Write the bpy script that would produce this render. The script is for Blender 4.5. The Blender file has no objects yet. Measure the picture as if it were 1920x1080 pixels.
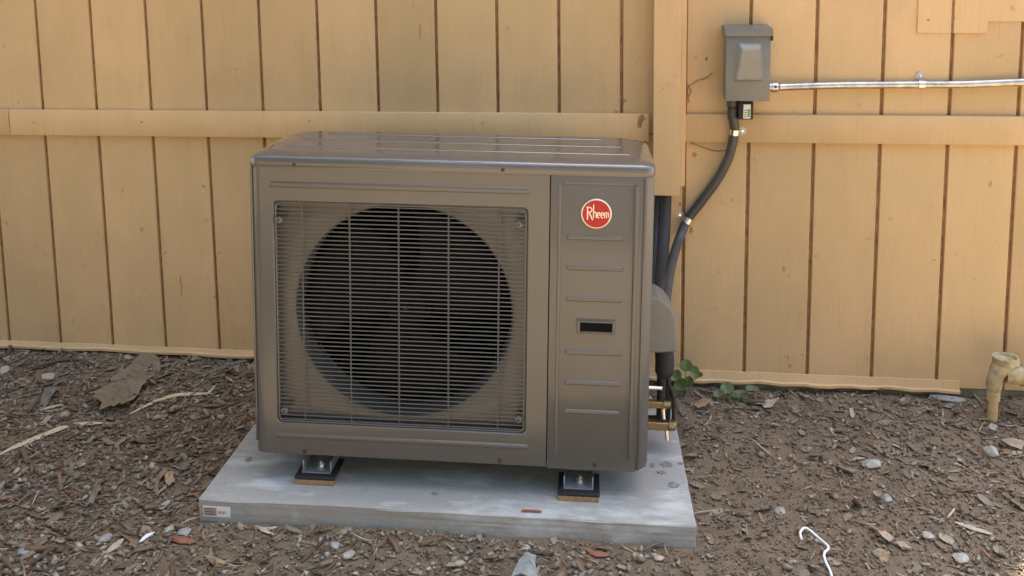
import bpy, bmesh, math, random
import numpy as np
from mathutils import Vector, Matrix
R = math.radians
scene = bpy.context.scene
col = scene.collection

# ------------------------------------------------------------------ camera
CAM = Vector((0.126, -3.0, 1.4038)); YAW, PITCH, ROLL = 0.1267, 0.1264, -0.0126
FPX, PPY = 1732.86, -371.94          # focal length and principal-point offset in pixels of a 1920 wide frame
Fw = Vector((-math.sin(YAW)*math.cos(PITCH), math.cos(YAW)*math.cos(PITCH), -math.sin(PITCH)))
R0 = Vector((math.cos(YAW), math.sin(YAW), 0)); U0 = R0.cross(Fw)
Rv = R0*math.cos(ROLL) + U0*math.sin(ROLL); Uv = -R0*math.sin(ROLL) + U0*math.cos(ROLL)
cd = bpy.data.cameras.new('camera'); cam = bpy.data.objects.new('camera', cd); col.objects.link(cam)
cd.sensor_fit = 'HORIZONTAL'; cd.sensor_width = 36; cd.lens = 36*FPX/1920
cd.shift_y = PPY/1920; cd.clip_start = .05; cd.clip_end = 400
cam.matrix_world = Matrix((( Rv.x, Uv.x, -Fw.x, CAM.x), (Rv.y, Uv.y, -Fw.y, CAM.y), (Rv.z, Uv.z, -Fw.z, CAM.z), (0, 0, 0, 1)))
scene.camera = cam

# ------------------------------------------------------------------ sky, sun, exposure
SUN_EL, SUN_AZ = R(76.5), R(32)       # azimuth from +Y (behind the house) towards +X
world = bpy.data.worlds.new('World'); scene.world = world; world.use_nodes = True
wn = world.node_tree.nodes; wl = world.node_tree.links
sky = wn.new('ShaderNodeTexSky'); sky.sky_type = 'NISHITA'; sky.sun_disc = False
sky.sun_elevation = SUN_EL; sky.sun_rotation = SUN_AZ; sky.air_density = 1.0; sky.dust_density = 2.5; sky.ozone_density = 1.0
wl.new(sky.outputs[0], wn['Background'].inputs[0]); wn['Background'].inputs[1].default_value = 0.10
sd = bpy.data.lights.new('sun', 'SUN'); sd.energy = 5.0; sd.angle = R(.53); sd.color = (1, .945, .80)
sun = bpy.data.objects.new('sun', sd); col.objects.link(sun)
to_sun = Vector((math.cos(SUN_EL)*math.sin(SUN_AZ), math.cos(SUN_EL)*math.cos(SUN_AZ), math.sin(SUN_EL)))
sun.rotation_euler = to_sun.to_track_quat('Z', 'Y').to_euler(); sun.location = (0, 8, 12)
vs = scene.view_settings; vs.view_transform = 'Standard'; vs.look = 'None'; vs.gamma = 1; vs.exposure = 2.70
scene.render.engine = 'CYCLES'
scene.cycles.max_bounces = 8; scene.cycles.diffuse_bounces = 5

# ------------------------------------------------------------------ pixel -> place helpers
def ray(px, py): return Fw + Rv*((px-960)/FPX) - Uv*((py-540-PPY)/FPX)
def on_wall(px, py, y=0.0):
    d = ray(px, py); return CAM + d*((y-CAM.y)/d.y)
def ground_z(x, y):
    t = min(max(-y/.84, 0), 1.25); xx = min(max(x, -3), 2.4)
    q = min(max((x+.2)/.7, 0), 1)
    return (.045-.025*q*q*(3-2*q))*(1-t) + (-.017-.0214*(xx+.35))*min(t, 1.0)
def on_ground(px, py, up=0.0):
    d = ray(px, py); z = 0.0
    for _ in range(8):
        q = CAM + d*((z+up-CAM.z)/d.z); z = ground_z(q.x, q.y)
    return q
UNIT = Matrix.Translation((-.34843, -.74546, -.01868)) @ Matrix.Rotation(.0452, 4, 'Z') @ Matrix.Rotation(.0214, 4, 'Y') @ Matrix.Rotation(-.0114, 4, 'X')
UI = UNIT.inverted(); UI3 = UI.to_3x3()
def on_unit(px, py, y=0.0):            # point of the unit's own frame on the plane y
    d = UI3 @ ray(px, py); o = UI @ CAM; return o + d*((y-o.y)/d.y)
def on_slab(px, py, z=.0564):
    d = UI3 @ ray(px, py); o = UI @ CAM; return o + d*((z-o.z)/d.z)

# ------------------------------------------------------------------ materials
def new_mat(name):
    m = bpy.data.materials.new(name); m.use_nodes = True
    nt = m.node_tree; return m, nt.nodes, nt.links, nt.nodes['Principled BSDF']
def ramp(n, stops):
    r = n.new('ShaderNodeValToRGB'); cr = r.color_ramp
    while len(cr.elements) < len(stops): cr.elements.new(.5)
    for e, (p, c) in zip(cr.elements, stops): e.position = p; e.color = (*c, 1) if len(c) == 3 else c
    return r
def noise(n, l, vec, scale, detail=4, rough=.55, stretch=None):
    t = n.new('ShaderNodeTexNoise'); t.inputs['Scale'].default_value = scale
    t.inputs['Detail'].default_value = detail; t.inputs['Roughness'].default_value = rough
    if stretch:
        mp = n.new('ShaderNodeMapping'); mp.inputs['Scale'].default_value = stretch
        l.new(vec, mp.inputs[0]); vec = mp.outputs[0]
    l.new(vec, t.inputs['Vector']); return t.outputs['Fac']
def mix(n, l, fac, a, b, mode='MIX'):
    m = n.new('ShaderNodeMix'); m.data_type = 'RGBA'; m.blend_type = mode
    for s, v in ((m.inputs[0], fac), (m.inputs[6], a), (m.inputs[7], b)):
        if hasattr(v, 'links'): l.new(v, s)
        elif isinstance(v, tuple): s.default_value = (*v, 1)
        else: s.default_value = v
    return m.outputs[2]
def bump(n, l, b, h, strength=.3, dist=.002):
    k = n.new('ShaderNodeBump'); k.inputs['Strength'].default_value = strength; k.inputs['Distance'].default_value = dist
    l.new(h, k.inputs['Height']); l.new(k.outputs[0], b.inputs['Normal'])
def coords(n, what='Object'):
    c = n.new('ShaderNodeTexCoord'); return c.outputs[what]
def world_pos(n): return n.new('ShaderNodeNewGeometry').outputs['Position']

def simple(name, c, rough=.5, metal=0, var=.15, scale=60, bmp=.15, coat=0):
    m, n, l, b = new_mat(name); v = coords(n)
    f = noise(n, l, v, scale, 5)
    r = ramp(n, [(.3, tuple(x*(1-var) for x in c)), (.7, tuple(min(1, x*(1+var)) for x in c))])
    l.new(f, r.inputs[0]); l.new(r.outputs[0], b.inputs['Base Color'])
    b.inputs['Roughness'].default_value = rough; b.inputs['Metallic'].default_value = metal
    b.inputs['Coat Weight'].default_value = coat; b.inputs['Coat Roughness'].default_value = .12
    if bmp: bump(n, l, b, f, bmp, .001)
    return m

def paint_siding(name, c, spots=1.0):
    m, n, l, b = new_mat(name); v = world_pos(n)
    big = noise(n, l, v, 2.1, 3); mid = noise(n, l, v, 9, 5, .6, (1, 1, .35)); grain = noise(n, l, v, 60, 6, .65, (3, 1, .09))
    fine = noise(n, l, v, 240, 3)
    oi = n.new('ShaderNodeObjectInfo')
    a = mix(n, l, ramp_out(n, l, big, .35, .68), (c[0]*.88, c[1]*.90, c[2]*.86), (c[0]*1.04, c[1]*1.0, c[2]*.99))
    a = mix(n, l, ramp_out(n, l, mid, .42, .72, 0, .6), a, (c[0]*.84, c[1]*.84, c[2]*.80))
    a = mix(n, l, ramp_out(n, l, grain, .54, .76, 0, .45), a, (c[0]*.66, c[1]*.6, c[2]*.5))
    a = mix(n, l, ramp_out(n, l, fine, .62, .8, 0, .3), a, (c[0]*.7, c[1]*.66, c[2]*.6))
    spot = noise(n, l, v, 13, 2, .5); sp2 = noise(n, l, v, 42, 3, .6)
    mm = n.new('ShaderNodeMath'); mm.operation = 'MULTIPLY'
    l.new(ramp_out(n, l, spot, .62, .70), mm.inputs[0]); l.new(ramp_out(n, l, sp2, .56, .68, 0, .7*spots), mm.inputs[1])
    a = mix(n, l, mm.outputs[0], a, (.16, .085, .035))
    rnd = n.new('ShaderNodeMapRange'); l.new(oi.outputs['Random'], rnd.inputs[0]); rnd.inputs[3].default_value = .90; rnd.inputs[4].default_value = 1.07
    hs = n.new('ShaderNodeHueSaturation'); l.new(rnd.outputs[0], hs.inputs['Value']); l.new(a, hs.inputs['Color'])
    l.new(hs.outputs[0], b.inputs['Base Color'])
    b.inputs['Roughness'].default_value = .62; b.inputs['Specular IOR Level'].default_value = .35
    ad = n.new('ShaderNodeMath'); ad.operation = 'ADD'; l.new(grain, ad.inputs[0]); l.new(fine, ad.inputs[1])
    bump(n, l, b, ad.outputs[0], .45, .0015)
    return m
def ramp_out(n, l, f, lo, hi, a=0.0, bb=1.0):
    r = n.new('ShaderNodeMapRange'); l.new(f, r.inputs[0])
    for i, x in zip((1, 2, 3, 4), (lo, hi, a, bb)): r.inputs[i].default_value = x
    r.clamp = True; return r.outputs[0]

def matte(*a):
    m = simple(*a); m.node_tree.nodes['Principled BSDF'].inputs['Specular IOR Level'].default_value = .12; return m
TAN = (.625, .435, .226)
M = {}
M['siding'] = paint_siding('tan_siding_paint', TAN)
M['trim'] = paint_siding('tan_trim_paint', (TAN[0]*1.02, TAN[1]*1.0, TAN[2]*.98), .25)
M['groove'] = simple('groove_shade_and_dirt_brown', (.32, .185, .08), .8, 0, .35, 40)  # groove shade put into this brown; nails, vines and dirt share it
M['foundation'] = simple('old_foundation_concrete', (.17, .155, .10), .9, 0, .4, 18)
M['roof'] = simple('brown_roof_shingle', (.11, .085, .07), .9, 0, .4, 8)

def unit_paint(name, coat, coat_rough):
    m, n, l, b = new_mat(name); v = coords(n)
    big = noise(n, l, v, 3, 3); f = noise(n, l, v, 420, 2)
    sm = noise(n, l, v, 26, 5, .65)
    a = mix(n, l, big, (.081, .079, .0725), (.095, .0925, .085))
    a = mix(n, l, ramp_out(n, l, sm, .55, .75, 0, .25), a, (.115, .110, .10))
    st = noise(n, l, v, 30, 4, .6, (1.6, 1.6, .07))
    a = mix(n, l, ramp_out(n, l, st, .55, .85, 0, .12), a, (.15, .14, .12))
    l.new(a, b.inputs['Base Color'])
    b.inputs['Roughness'].default_value = .36; b.inputs['Metallic'].default_value = .0
    l.new(ramp_out(n, l, sm, .3, .75, .36, .50), b.inputs['Roughness'])
    b.inputs['Coat Weight'].default_value = coat; b.inputs['Coat IOR'].default_value = 1.55; b.inputs['Coat Roughness'].default_value = coat_rough
    bump(n, l, b, f, .06, .0006)
    return m
M['unit'] = unit_paint('taupe_enamel', .6, .14)
M['lid'] = unit_paint('glossy_taupe_enamel', .95, .08)
M['wire'] = simple('grille_wire_enamel', (.115, .110, .098), .4, .1, .08, 80, 0)
M['shroud'] = M['unit']
M['dark'] = simple('black_plastic', (.012, .011, .011), .55, 0, .3, 30, .1)
M['blade'] = matte('blade_plastic_and_handle_shade', (.0055, .0050, .0045), .8, 0, .2, 20, 0)
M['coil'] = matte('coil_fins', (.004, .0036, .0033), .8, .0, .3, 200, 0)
M['galv'] = simple('galvanised_bracket', (.38, .40, .42), .42, .55, .2, 70, .1)
M['bright'] = simple('bright_zinc', (.78, .77, .74), .22, 1, .08, 90, .05)
M['emt'] = simple('conduit_zinc', (.50, .495, .47), .34, 1, .3, 35, .08)
M['screw'] = simple('dark_screw', (.06, .055, .05), .4, .7, .2, 50, 0)
M['rubber'] = simple('black_rubber', (.018, .017, .017), .7, 0, .3, 60, .1)
M['cork'] = simple('brown_rubber_pad', (.30, .185, .085), .85, 0, .3, 120, .3)
M['boxgrey'] = simple('grey_box_enamel', (.165, .17, .15), .42, .1, .06, 40, .05, .15)
M['boxpanel'] = simple('lighter_box_enamel', (.235, .225, .19), .42, .1, .06, 40, .05, .15)
M['flex'] = simple('dark_grey_pvc', (.058, .058, .053), .38, 0, .15, 50, .1)
M['foam'] = simple('black_foam', (.022, .021, .022), .62, 0, .25, 90, .3)
M['brass'] = simple('brass', (.33, .245, .12), .48, 1, .15, 70, .1)
M['red'] = simple('red_enamel', (.40, .005, .012), .45, 0, .12, 50, 0, .1)
M['silver'] = simple('badge_silver', (.70, .66, .60), .3, .6, .04, 50, 0)
M['white'] = simple('white_label', (.75, .74, .71), .5, 0, .04, 60, 0)
M['peach'] = simple('tan_label_band', (.42, .30, .24), .5, 0, .1, 60, 0)
M['ink'] = simple('dark_label_ink', (.06, .06, .06), .5, 0, .05, 60, 0)
M['green'] = simple('green_label', (.22, .33, .12), .5, 0, .05, 60, 0)
M['cord'] = simple('white_cord', (.82, .82, .80), .5, 0, .05, 60, .1)
M['pvc'] = simple('weathered_tan_pipe', (.50, .365, .175), .6, 0, .25, 30, .2)
M['fitting'] = simple('weathered_fitting', (.41, .345, .195), .65, 0, .35, 35, .35)

def concrete():
    m, n, l, b = new_mat('pad_concrete'); v = coords(n)
    big = noise(n, l, v, 4.5, 4); f = noise(n, l, v, 90, 6, .7); sp = noise(n, l, v, 26, 4, .6)
    a = mix(n, l, big, (.30, .29, .255), (.395, .382, .335))
    a = mix(n, l, ramp_out(n, l, f, .48, .72, 0, .6), a, (.26, .26, .23))
    a = mix(n, l, ramp_out(n, l, sp, .60, .74, 0, .5), a, (.24, .24, .21))
    wh = noise(n, l, v, 9, 5, .6, (.6, 1.5, 1))
    a = mix(n, l, ramp_out(n, l, wh, .52, .68, 0, .75), a, (.58, .59, .55))
    l.new(a, b.inputs['Base Color']); b.inputs['Roughness'].default_value = .85
    bump(n, l, b, f, .5, .002); return m
M['concrete'] = concrete()
M['stain'] = simple('grey_mortar_smear', (.215, .21, .195), .9, 0, .4, 90, .3)

def soil():
    m, n, l, b = new_mat('soil'); v = world_pos(n)
    big = noise(n, l, v, 1.3, 4); mid = noise(n, l, v, 14, 6, .65); f = noise(n, l, v, 110, 6, .7)
    a = mix(n, l, big, (.195, .137, .086), (.295, .22, .146))
    a = mix(n, l, ramp_out(n, l, mid, .4, .7, 0, .7), a, (.155, .115, .072))
    a = mix(n, l, ramp_out(n, l, f, .55, .8, 0, .6), a, (.36, .295, .205))
    l.new(a, b.inputs['Base Color']); b.inputs['Roughness'].default_value = .95
    b.inputs['Specular IOR Level'].default_value = .2
    ad = n.new('ShaderNodeMath'); ad.operation = 'ADD'; l.new(mid, ad.inputs[0]); l.new(f, ad.inputs[1])
    bump(n, l, b, ad.outputs[0], .8, .012); return m
M['soil'] = soil()

def piece_mat(name, rough=.85):
    m, n, l, b = new_mat(name); v = world_pos(n)
    at = n.new('ShaderNodeAttribute'); at.attribute_name = 'tint'
    f = noise(n, l, v, 170, 4, .65)
    a = mix(n, l, ramp_out(n, l, f, .3, .75, 0, .45), at.outputs['Color'], (.12, .09, .058))
    l.new(a, b.inputs['Base Color']); b.inputs['Roughness'].default_value = rough; b.inputs['Specular IOR Level'].default_value = .3
    bump(n, l, b, f, .4, .002); return m
M['pieces'] = piece_mat('litter_pieces')

def mottled(name, c1, c2, scale=35, rough=.85, stretch=None):
    m, n, l, b = new_mat(name); v = coords(n)
    f = noise(n, l, v, scale, 6, .65, stretch)
    l.new(mix(n, l, ramp_out(n, l, f, .3, .7), c1, c2), b.inputs['Base Color'])
    b.inputs['Roughness'].default_value = rough; b.inputs['Specular IOR Level'].default_value = .3
    bump(n, l, b, f, .5, .003); return m
M['bark'] = mottled('brown_bark', (.15, .112, .07), (.28, .218, .145), 22, .9, (1, 5, 1))
M['darkbark'] = mottled('dark_bark', (.06, .04, .03), (.13, .09, .065), 25)
M['redbark'] = mottled('red_brown_bark', (.20, .085, .045), (.32, .15, .085), 30)
M['straw'] = mottled('pale_dry_stem', (.46, .35, .21), (.68, .56, .38), 40, .7, (1, 12, 1))
M['palewood'] = mottled('pale_wood', (.36, .29, .21), (.52, .44, .34), 40)
M['greystone'] = mottled('grey_stone', (.24, .235, .21), (.40, .39, .35), 45)
M['palestone'] = mottled('pale_stone', (.31, .295, .24), (.44, .415, .345), 45)
M['bluestone'] = mottled('blue_grey_stone', (.20, .21, .195), (.33, .345, .32), 40)
M['tanleaf'] = mottled('tan_dry_leaf', (.25, .17, .09), (.42, .31, .18), 50, .7)
M['greyleaf'] = mottled('grey_dry_leaf', (.13, .115, .09), (.22, .20, .16), 40, .8)
M['pinkleaf'] = mottled('pinkish_dry_leaf', (.34, .26, .17), (.47, .38, .27), 50, .7)
def leaf_mat(name, c1, c2):
    m, n, l, b = new_mat(name); v = coords(n); f = noise(n, l, v, 60, 4)
    l.new(mix(n, l, f, c1, c2), b.inputs['Base Color']); b.inputs['Roughness'].default_value = .45
    b.inputs['Transmission Weight'].default_value = 0
    tr = n.new('ShaderNodeBsdfTranslucent'); tr.inputs[0].default_value = (*[x*1.5 for x in c2], 1)
    ms = n.new('ShaderNodeMixShader'); ms.inputs[0].default_value = .3
    l.new(b.outputs[0], ms.inputs[1]); l.new(tr.outputs[0], ms.inputs[2]); l.new(ms.outputs[0], n['Material Output'].inputs[0])
    return m
M['leaf'] = leaf_mat('weed_leaf', (.065, .115, .028), (.115, .185, .048))
M['paleleaf'] = leaf_mat('pale_weed_leaf', (.11, .15, .06), (.19, .235, .105))

# ------------------------------------------------------------------ mesh helpers
class MB:
    def __init__(s): s.bm = bmesh.new()
    def box(s, x0, x1, y0, y1, z0, z1, r=0, seg=2, edges=None):
        b = bmesh.new(); bmesh.ops.create_cube(b, size=1)
        for v in b.verts: v.co = Vector(((x0+x1)/2+v.co.x*(x1-x0), (y0+y1)/2+v.co.y*(y1-y0), (z0+z1)/2+v.co.z*(z1-z0)))
        if r:
            es = b.edges[:] if edges is None else [e for e in b.edges if edges(e)]
            bmesh.ops.bevel(b, geom=es, offset=r, segments=seg, profile=.5, affect='EDGES', clamp_overlap=True)
        s.take(b); return s
    def take(s, b, mat=None):
        if mat is not None: bmesh.ops.transform(b, matrix=mat, verts=b.verts)
        vm = {v: s.bm.verts.new(v.co) for v in b.verts}
        for f in b.faces: s.bm.faces.new([vm[v] for v in f.verts])
        b.free()
    def faces(s, vs, fs):
        k = [s.bm.verts.new(v) for v in vs]
        for f in fs: s.bm.faces.new([k[i] for i in f])
        return s
    def tube(s, pts, r, n=12, caps=True, flat=1.0):
        pts = [Vector(p) for p in pts]; rs = r if isinstance(r, (list, tuple)) else [r]*len(pts)
        rings = []; up = None
        for i, p in enumerate(pts):
            t = (pts[min(i+1, len(pts)-1)] - pts[max(i-1, 0)]).normalized()
            if up is None: up = Vector((0, 0, 1)) if abs(t.z) < .9 else Vector((1, 0, 0))
            a = t.cross(up).normalized(); up = a.cross(t).normalized()
            rings.append([s.bm.verts.new(p + (a*math.cos(2*math.pi*k/n) + up*math.sin(2*math.pi*k/n)*flat)*rs[i]) for k in range(n)])
        for A, B in zip(rings, rings[1:]):
            for k in range(n): s.bm.faces.new([A[k], A[(k+1) % n], B[(k+1) % n], B[k]])
        if caps: s.bm.faces.new(rings[0][::-1]); s.bm.faces.new(rings[-1])
        return s
    def prism(s, outline, y0, y1, r=0):          # outline of (x, z), extruded along y
        b = bmesh.new(); A = [b.verts.new((x, y0, z)) for x, z in outline]; B = [b.verts.new((x, y1, z)) for x, z in outline]
        n = len(A)
        b.faces.new(A); b.faces.new(B[::-1])
        for k in range(n): b.faces.new([A[k], B[k], B[(k+1) % n], A[(k+1) % n]])
        bmesh.ops.recalc_face_normals(b, faces=b.faces)
        if r: bmesh.ops.bevel(b, geom=[e for e in b.edges if all(abs(v.co.y-y0) < 1e-6 for v in e.verts)], offset=r, segments=2, profile=.5, affect='EDGES', clamp_overlap=True)
        s.take(b); return s
    def build(s, name, mat, parent=None, sharp=38, smooth=True, recalc=True):
        if recalc: bmesh.ops.recalc_face_normals(s.bm, faces=s.bm.faces)
        me = bpy.data.meshes.new(name); s.bm.to_mesh(me); s.bm.free()
        if smooth:
            me.polygons.foreach_set('use_smooth', [True]*len(me.polygons)); me.set_sharp_from_angle(angle=R(sharp))
        me.materials.append(M[mat] if isinstance(mat, str) else mat)
        o = bpy.data.objects.new(name, me); col.objects.link(o)
        if parent is not None: o.parent = parent
        return o
def tag(o, label, cat=None, group=None, kind=None):
    if label: o['label'] = label
    if cat: o['category'] = cat
    if group: o['group'] = group
    if kind: o['kind'] = kind
    return o
def empty(name, mat=None):
    e = bpy.data.objects.new(name, None); col.objects.link(e); e.empty_display_size = .1
    if mat is not None: e.matrix_world = mat
    return e
def clone(o, parent, loc=None, rot=None):
    c = o.copy(); col.objects.link(c); c.parent = parent
    if loc is not None: c.location = loc
    if rot is not None: c.rotation_euler = rot
    return c
def smooth_path(pts, n=10):
    pts = [Vector(p) for p in pts]; P = [pts[0]*2-pts[1]] + pts + [pts[-1]*2-pts[-2]]; out = []
    for i in range(1, len(P)-2):
        for k in range(n):
            t = k/n; a, b, c, d = P[i-1:i+3]
            out.append(.5*((2*b)+(c-a)*t+(2*a-5*b+4*c-d)*t*t+(-a+3*b-3*c+d)*t**3))
    return out + [pts[-1]]

# ------------------------------------------------------------------ ground
def build_ground():
    rng = np.random.default_rng(3)
    xs = np.concatenate([[-60, -30, -14, -8, -5.5], np.arange(-4, 4.01, .03), [5.5, 8, 14, 30, 60]])
    ys = np.concatenate([[-60, -30, -14, -8, -5], np.arange(-3, .13, .03), [.6, 6, 14, 30, 60]])
    X, Y = np.meshgrid(xs, ys)
    def lump(s, seed, amp):
        g = np.random.default_rng(seed); o = np.zeros_like(X)
        for _ in range(14):
            a = g.uniform(0, 6.28); k = s*g.uniform(.6, 1.6); o += np.sin((X*np.cos(a)+Y*np.sin(a))*k+g.uniform(0, 6.28))
        return o*amp/14
    near = (np.abs(X) < 4.2) & (Y > -3.2) & (Y < .3)
    Z = np.vectorize(ground_z)(X, Y) + np.where(near, lump(9, 1, .018)+lump(35, 2, .010)+rng.normal(0, .0018, X.shape), 0)
    # keep the soil just under the concrete slab's footprint
    ui = np.array(UI)
    lx = ui[0, 0]*X+ui[0, 1]*Y+ui[0, 3]; ly = ui[1, 0]*X+ui[1, 1]*Y+ui[1, 3]
    inside = (np.abs(lx) < .66) & (ly > -.11) & (ly < .57)
    Z = np.where(inside, np.minimum(Z, -.012), Z)
    n, m = X.shape
    idx = np.arange(n*m).reshape(n, m)
    f = np.stack([idx[:-1, :-1], idx[:-1, 1:], idx[1:, 1:], idx[1:, :-1]], -1).reshape(-1, 4)
    me = bpy.data.meshes.new('ground'); me.from_pydata(np.stack([X, Y, Z], -1).reshape(-1, 3).tolist(), [], f.tolist())
    me.polygons.foreach_set('use_smooth', [True]*len(me.polygons)); me.materials.append(M['soil'])
    o = bpy.data.objects.new('ground', me); col.objects.link(o)
    tag(o, 'bare brown soil yard in front of the tan wall', 'ground', kind='structure')
    global GX, GY, GZ
    GX, GY, GZ = xs, ys, Z
build_ground()
def gz(x, y):                            # height of the built soil
    i = min(max(int(np.searchsorted(GX, x))-1, 0), len(GX)-2); j = min(max(int(np.searchsorted(GY, y))-1, 0), len(GY)-2)
    u = (x-GX[i])/(GX[i+1]-GX[i]); v = (y-GY[j])/(GY[j+1]-GY[j])
    return float((GZ[j, i]*(1-u)+GZ[j, i+1]*u)*(1-v)+(GZ[j+1, i]*(1-u)+GZ[j+1, i+1]*u)*v)

# ------------------------------------------------------------------ house
S, X0 = .2032, -.1009                    # groove spacing, one groove's place
ZB, R1, R2 = .062, .8532, .9439          # siding bottom, rail bottom, rail top
HX0, HX1, HZ = X0-S*18, X0+S*8, 5.0    # house front ends, wall height; right end and height set for shade
house = empty('house'); tag(house, 'tan house wall of vertical grooved wood siding with a horizontal rail', 'house')
def build_house():
    g = .0053                            # half a groove
    m = MB(); m.box(HX0+.01, HX1-.01, .0105, .12, .05, HZ); m.build('wall', 'groove', house)  # backing darker than the siding paint, carries the shade of the grooves
    k0 = -18
    random.seed(5)
    for k in range(k0, 8):
        a, b = X0+S*k+g, X0+S*(k+1)-g
        for z0, z1 in ((ZB-.012*(k > 1), R1+.02), (R1+.0225, HZ)):
            if k in (15, 16) and z0 > .5: pass
            m = MB(); m.box(a, b, 0, .0115, z0, z1, .0022, 1, lambda e: max(v.co.y for v in e.verts) < 1e-4)
            m.build('plank', 'siding', house)
    # rail boards: the one on the left is joined to a shorter one
    jx = on_wall(17, 230, -.019).x; cl = on_wall(1217, 240, -.02).x; cr = on_wall(1282, 240, -.02).x
    for a, b, dy in ((HX0, jx-.0012, .0195), (jx+.0012, cl, .0190), (cr, HX1, .0190)):
        m = MB(); m.box(a, b, -dy, -.0004, R1, R2, .0025, 2); m.build('rail', 'trim', house)
    # skirt boards at the foot of the siding, leaning out a little
    ex = on_wall(1800, 720, -.01).x
    for a, b, zt, zb in ((HX0, -.30, .083, .060), (-.298, ex, .078, .041)):
        m = MB(); N = 40
        vs = []; 
        for i in range(N+1):
            x = a+(b-a)*i/N; w = .0018*math.sin(i*1.7)+.0012*math.sin(i*.61)
            vs += [(x, -.0006, zt+w*.3), (x, -.0030, zt-.001+w*.3), (x, -.0085+w*.5, zb+.011+w), (x, -.0165+w, zb+.008+w), (x, -.0165+w, zb+w), (x, -.004, zb-.002+w)]
        fs = [(6*i+q, 6*i+(q+1) % 6, 6*i+6+(q+1) % 6, 6*i+6+q) for i in range(N) for q in range(6)] + [tuple(range(6)), tuple(range(6*N+5, 6*N-1, -1))]
        m.faces(vs, fs); m.build('skirt_board', 'trim', house)
    m = MB(); m.box(HX0, HX1, .004, .13, -.12, .0495, .004, 1); m.build('foundation', 'foundation', house)
    # boxed wooden cover for the pipes that run down the wall
    a, b = on_wall(1224, 300, -.062).x, on_wall(1276, 300, -.062).x; zb = on_wall(1250, 367, -.062).z
    ch = MB(); ch.box(a, b, -.064, -.046, zb, HZ, .002, 1); c = ch.build('pipe_cover', 'trim', house)
    q = MB(); q.box(a+.002, a+.020, -.0455, -.0004, zb+.012, HZ); q.build('side_board', 'trim', c)
    q = MB(); q.box(b-.004, b+.016, -.044, -.0004, zb+.028, HZ); q.build('side_board', 'trim', c)
    # repair patches high on the right
    def patch(px0, py0, px1, py1, th, mat='siding'):
        p, r = on_wall(px0, py0), on_wall(px1, py1)
        m = MB(); m.box(p.x, r.x, -th, -.0003, r.z, p.z, .0015, 1); return m.build('patch_board', mat, house)
    patch(1728, -160, 1782, 62, .0042); patch(1797, -160, 1850, 62, .0060); patch(1853, -160, 1990, 40, .0045)
    p, r = on_wall(1786, -160), on_wall(1794, 61)
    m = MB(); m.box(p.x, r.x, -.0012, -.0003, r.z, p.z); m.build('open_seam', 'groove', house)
    # nail heads
    nb = MB(); nb.bm.free(); nb.bm = bmesh.new()
    bmesh.ops.create_cone(nb.bm, cap_ends=True, segments=8, radius1=.0032, radius2=.0026, depth=.0016, matrix=Matrix.Rotation(R(90), 4, 'X'))
    n0 = nb.build('nail_head', 'groove', house); first = True
    for px, py, y in ((63, 230, -.0195), (265, 229, -.0195), (1305, 108, 0), (1741, 37, -.0047), (1752, 488, 0), (1505, 665, 0), (1530, 480, 0), (15, 603, 0), (105, 613, 0), (310, 474, 0), (411, 474, 0), (600, 190, 0), (1626, 672, 0), (580, 226, -.0195), (905, 231, -.0195), (1415, 300, 0), (1390, 85, 0)):
        p = on_wall(px, py, y); p.y = y-.0004
        if first: n0.location = p; first = False
        else: clone(n0, house, p)
    for pts in (((339, 515), (338, 528), (341, 540), (339, 556)), ((788, 46), (787, 60), (789, 74))):
        m = MB(); m.tube(smooth_path([on_wall(px, py, -.0002) for px, py in pts], 4), [.0007, .0012]+[.0014]*(4*(len(pts)-1)-3)+[.001, .0005], 6); m.build('crack', 'groove', house)
    # dried vine strands and dirt blotches
    for pts in (((1290, 163), (1308, 151), (1322, 147), (1336, 136)), ((1291, 158), (1289, 175), (1292, 192)), ((1296, 268), (1318, 276), (1342, 283), (1368, 281)), ((1288, 160), (1296, 170), (1290, 182))):
        m = MB(); m.tube(smooth_path([on_wall(px, py, -.0024) for px, py in pts], 6), .0016, 6); m.build('dried_vine', 'groove', house)
    for px, py, w, h, y in ((1302, 290, 9, 12, 0), (1296, 432, 8, 14, 0), (1203, 222, 16, 14, -.0192), (1199, 233, 8, 16, -.0192), (1324, 110, 6, 8, 0), (1275, 383, 5, 9, 0), (600, 186, 5, 12, 0), (596, 108, 6, 8, 0)):
        p = on_wall(px, py, y); rr = random.Random(px); n = 12; k = 1.75e-3
        vs = [(p.x+math.cos(6.283*i/n)*w*k/2*rr.uniform(.5, 1.3), y-.0006, p.z+math.sin(6.283*i/n)*h*k/2*rr.uniform(.5, 1.3)) for i in range(n)]
        m = MB(); m.faces(vs+[(p.x, y-.0016, p.z)], [(i, (i+1) % n, n) for i in range(n)]); m.build('dirt_blotch', 'groove', house)
    # unseen rest, sized to cast shade: corner boards, end walls, back, roof with eaves
    for x0, x1 in ((HX0-.035, HX0-.001), (HX1+.001, HX1+.035)):
        m = MB(); m.box(x0, x1, -.025, .10, .05, HZ, .003, 1); m.build('corner_board', 'trim', house)
        m = MB(); m.box(x0+.004, x1-.004, .101, 6.0, .05, HZ); m.build('end_wall', 'siding', house)
    m = MB(); m.box(HX0, HX1, 6.0, 6.1, .05, HZ); m.build('back_wall', 'siding', house)
    ov, ry, rz = .16, 3.05, HZ+1.35
    sl = (rz-HZ)/(ry+ov)
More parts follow.
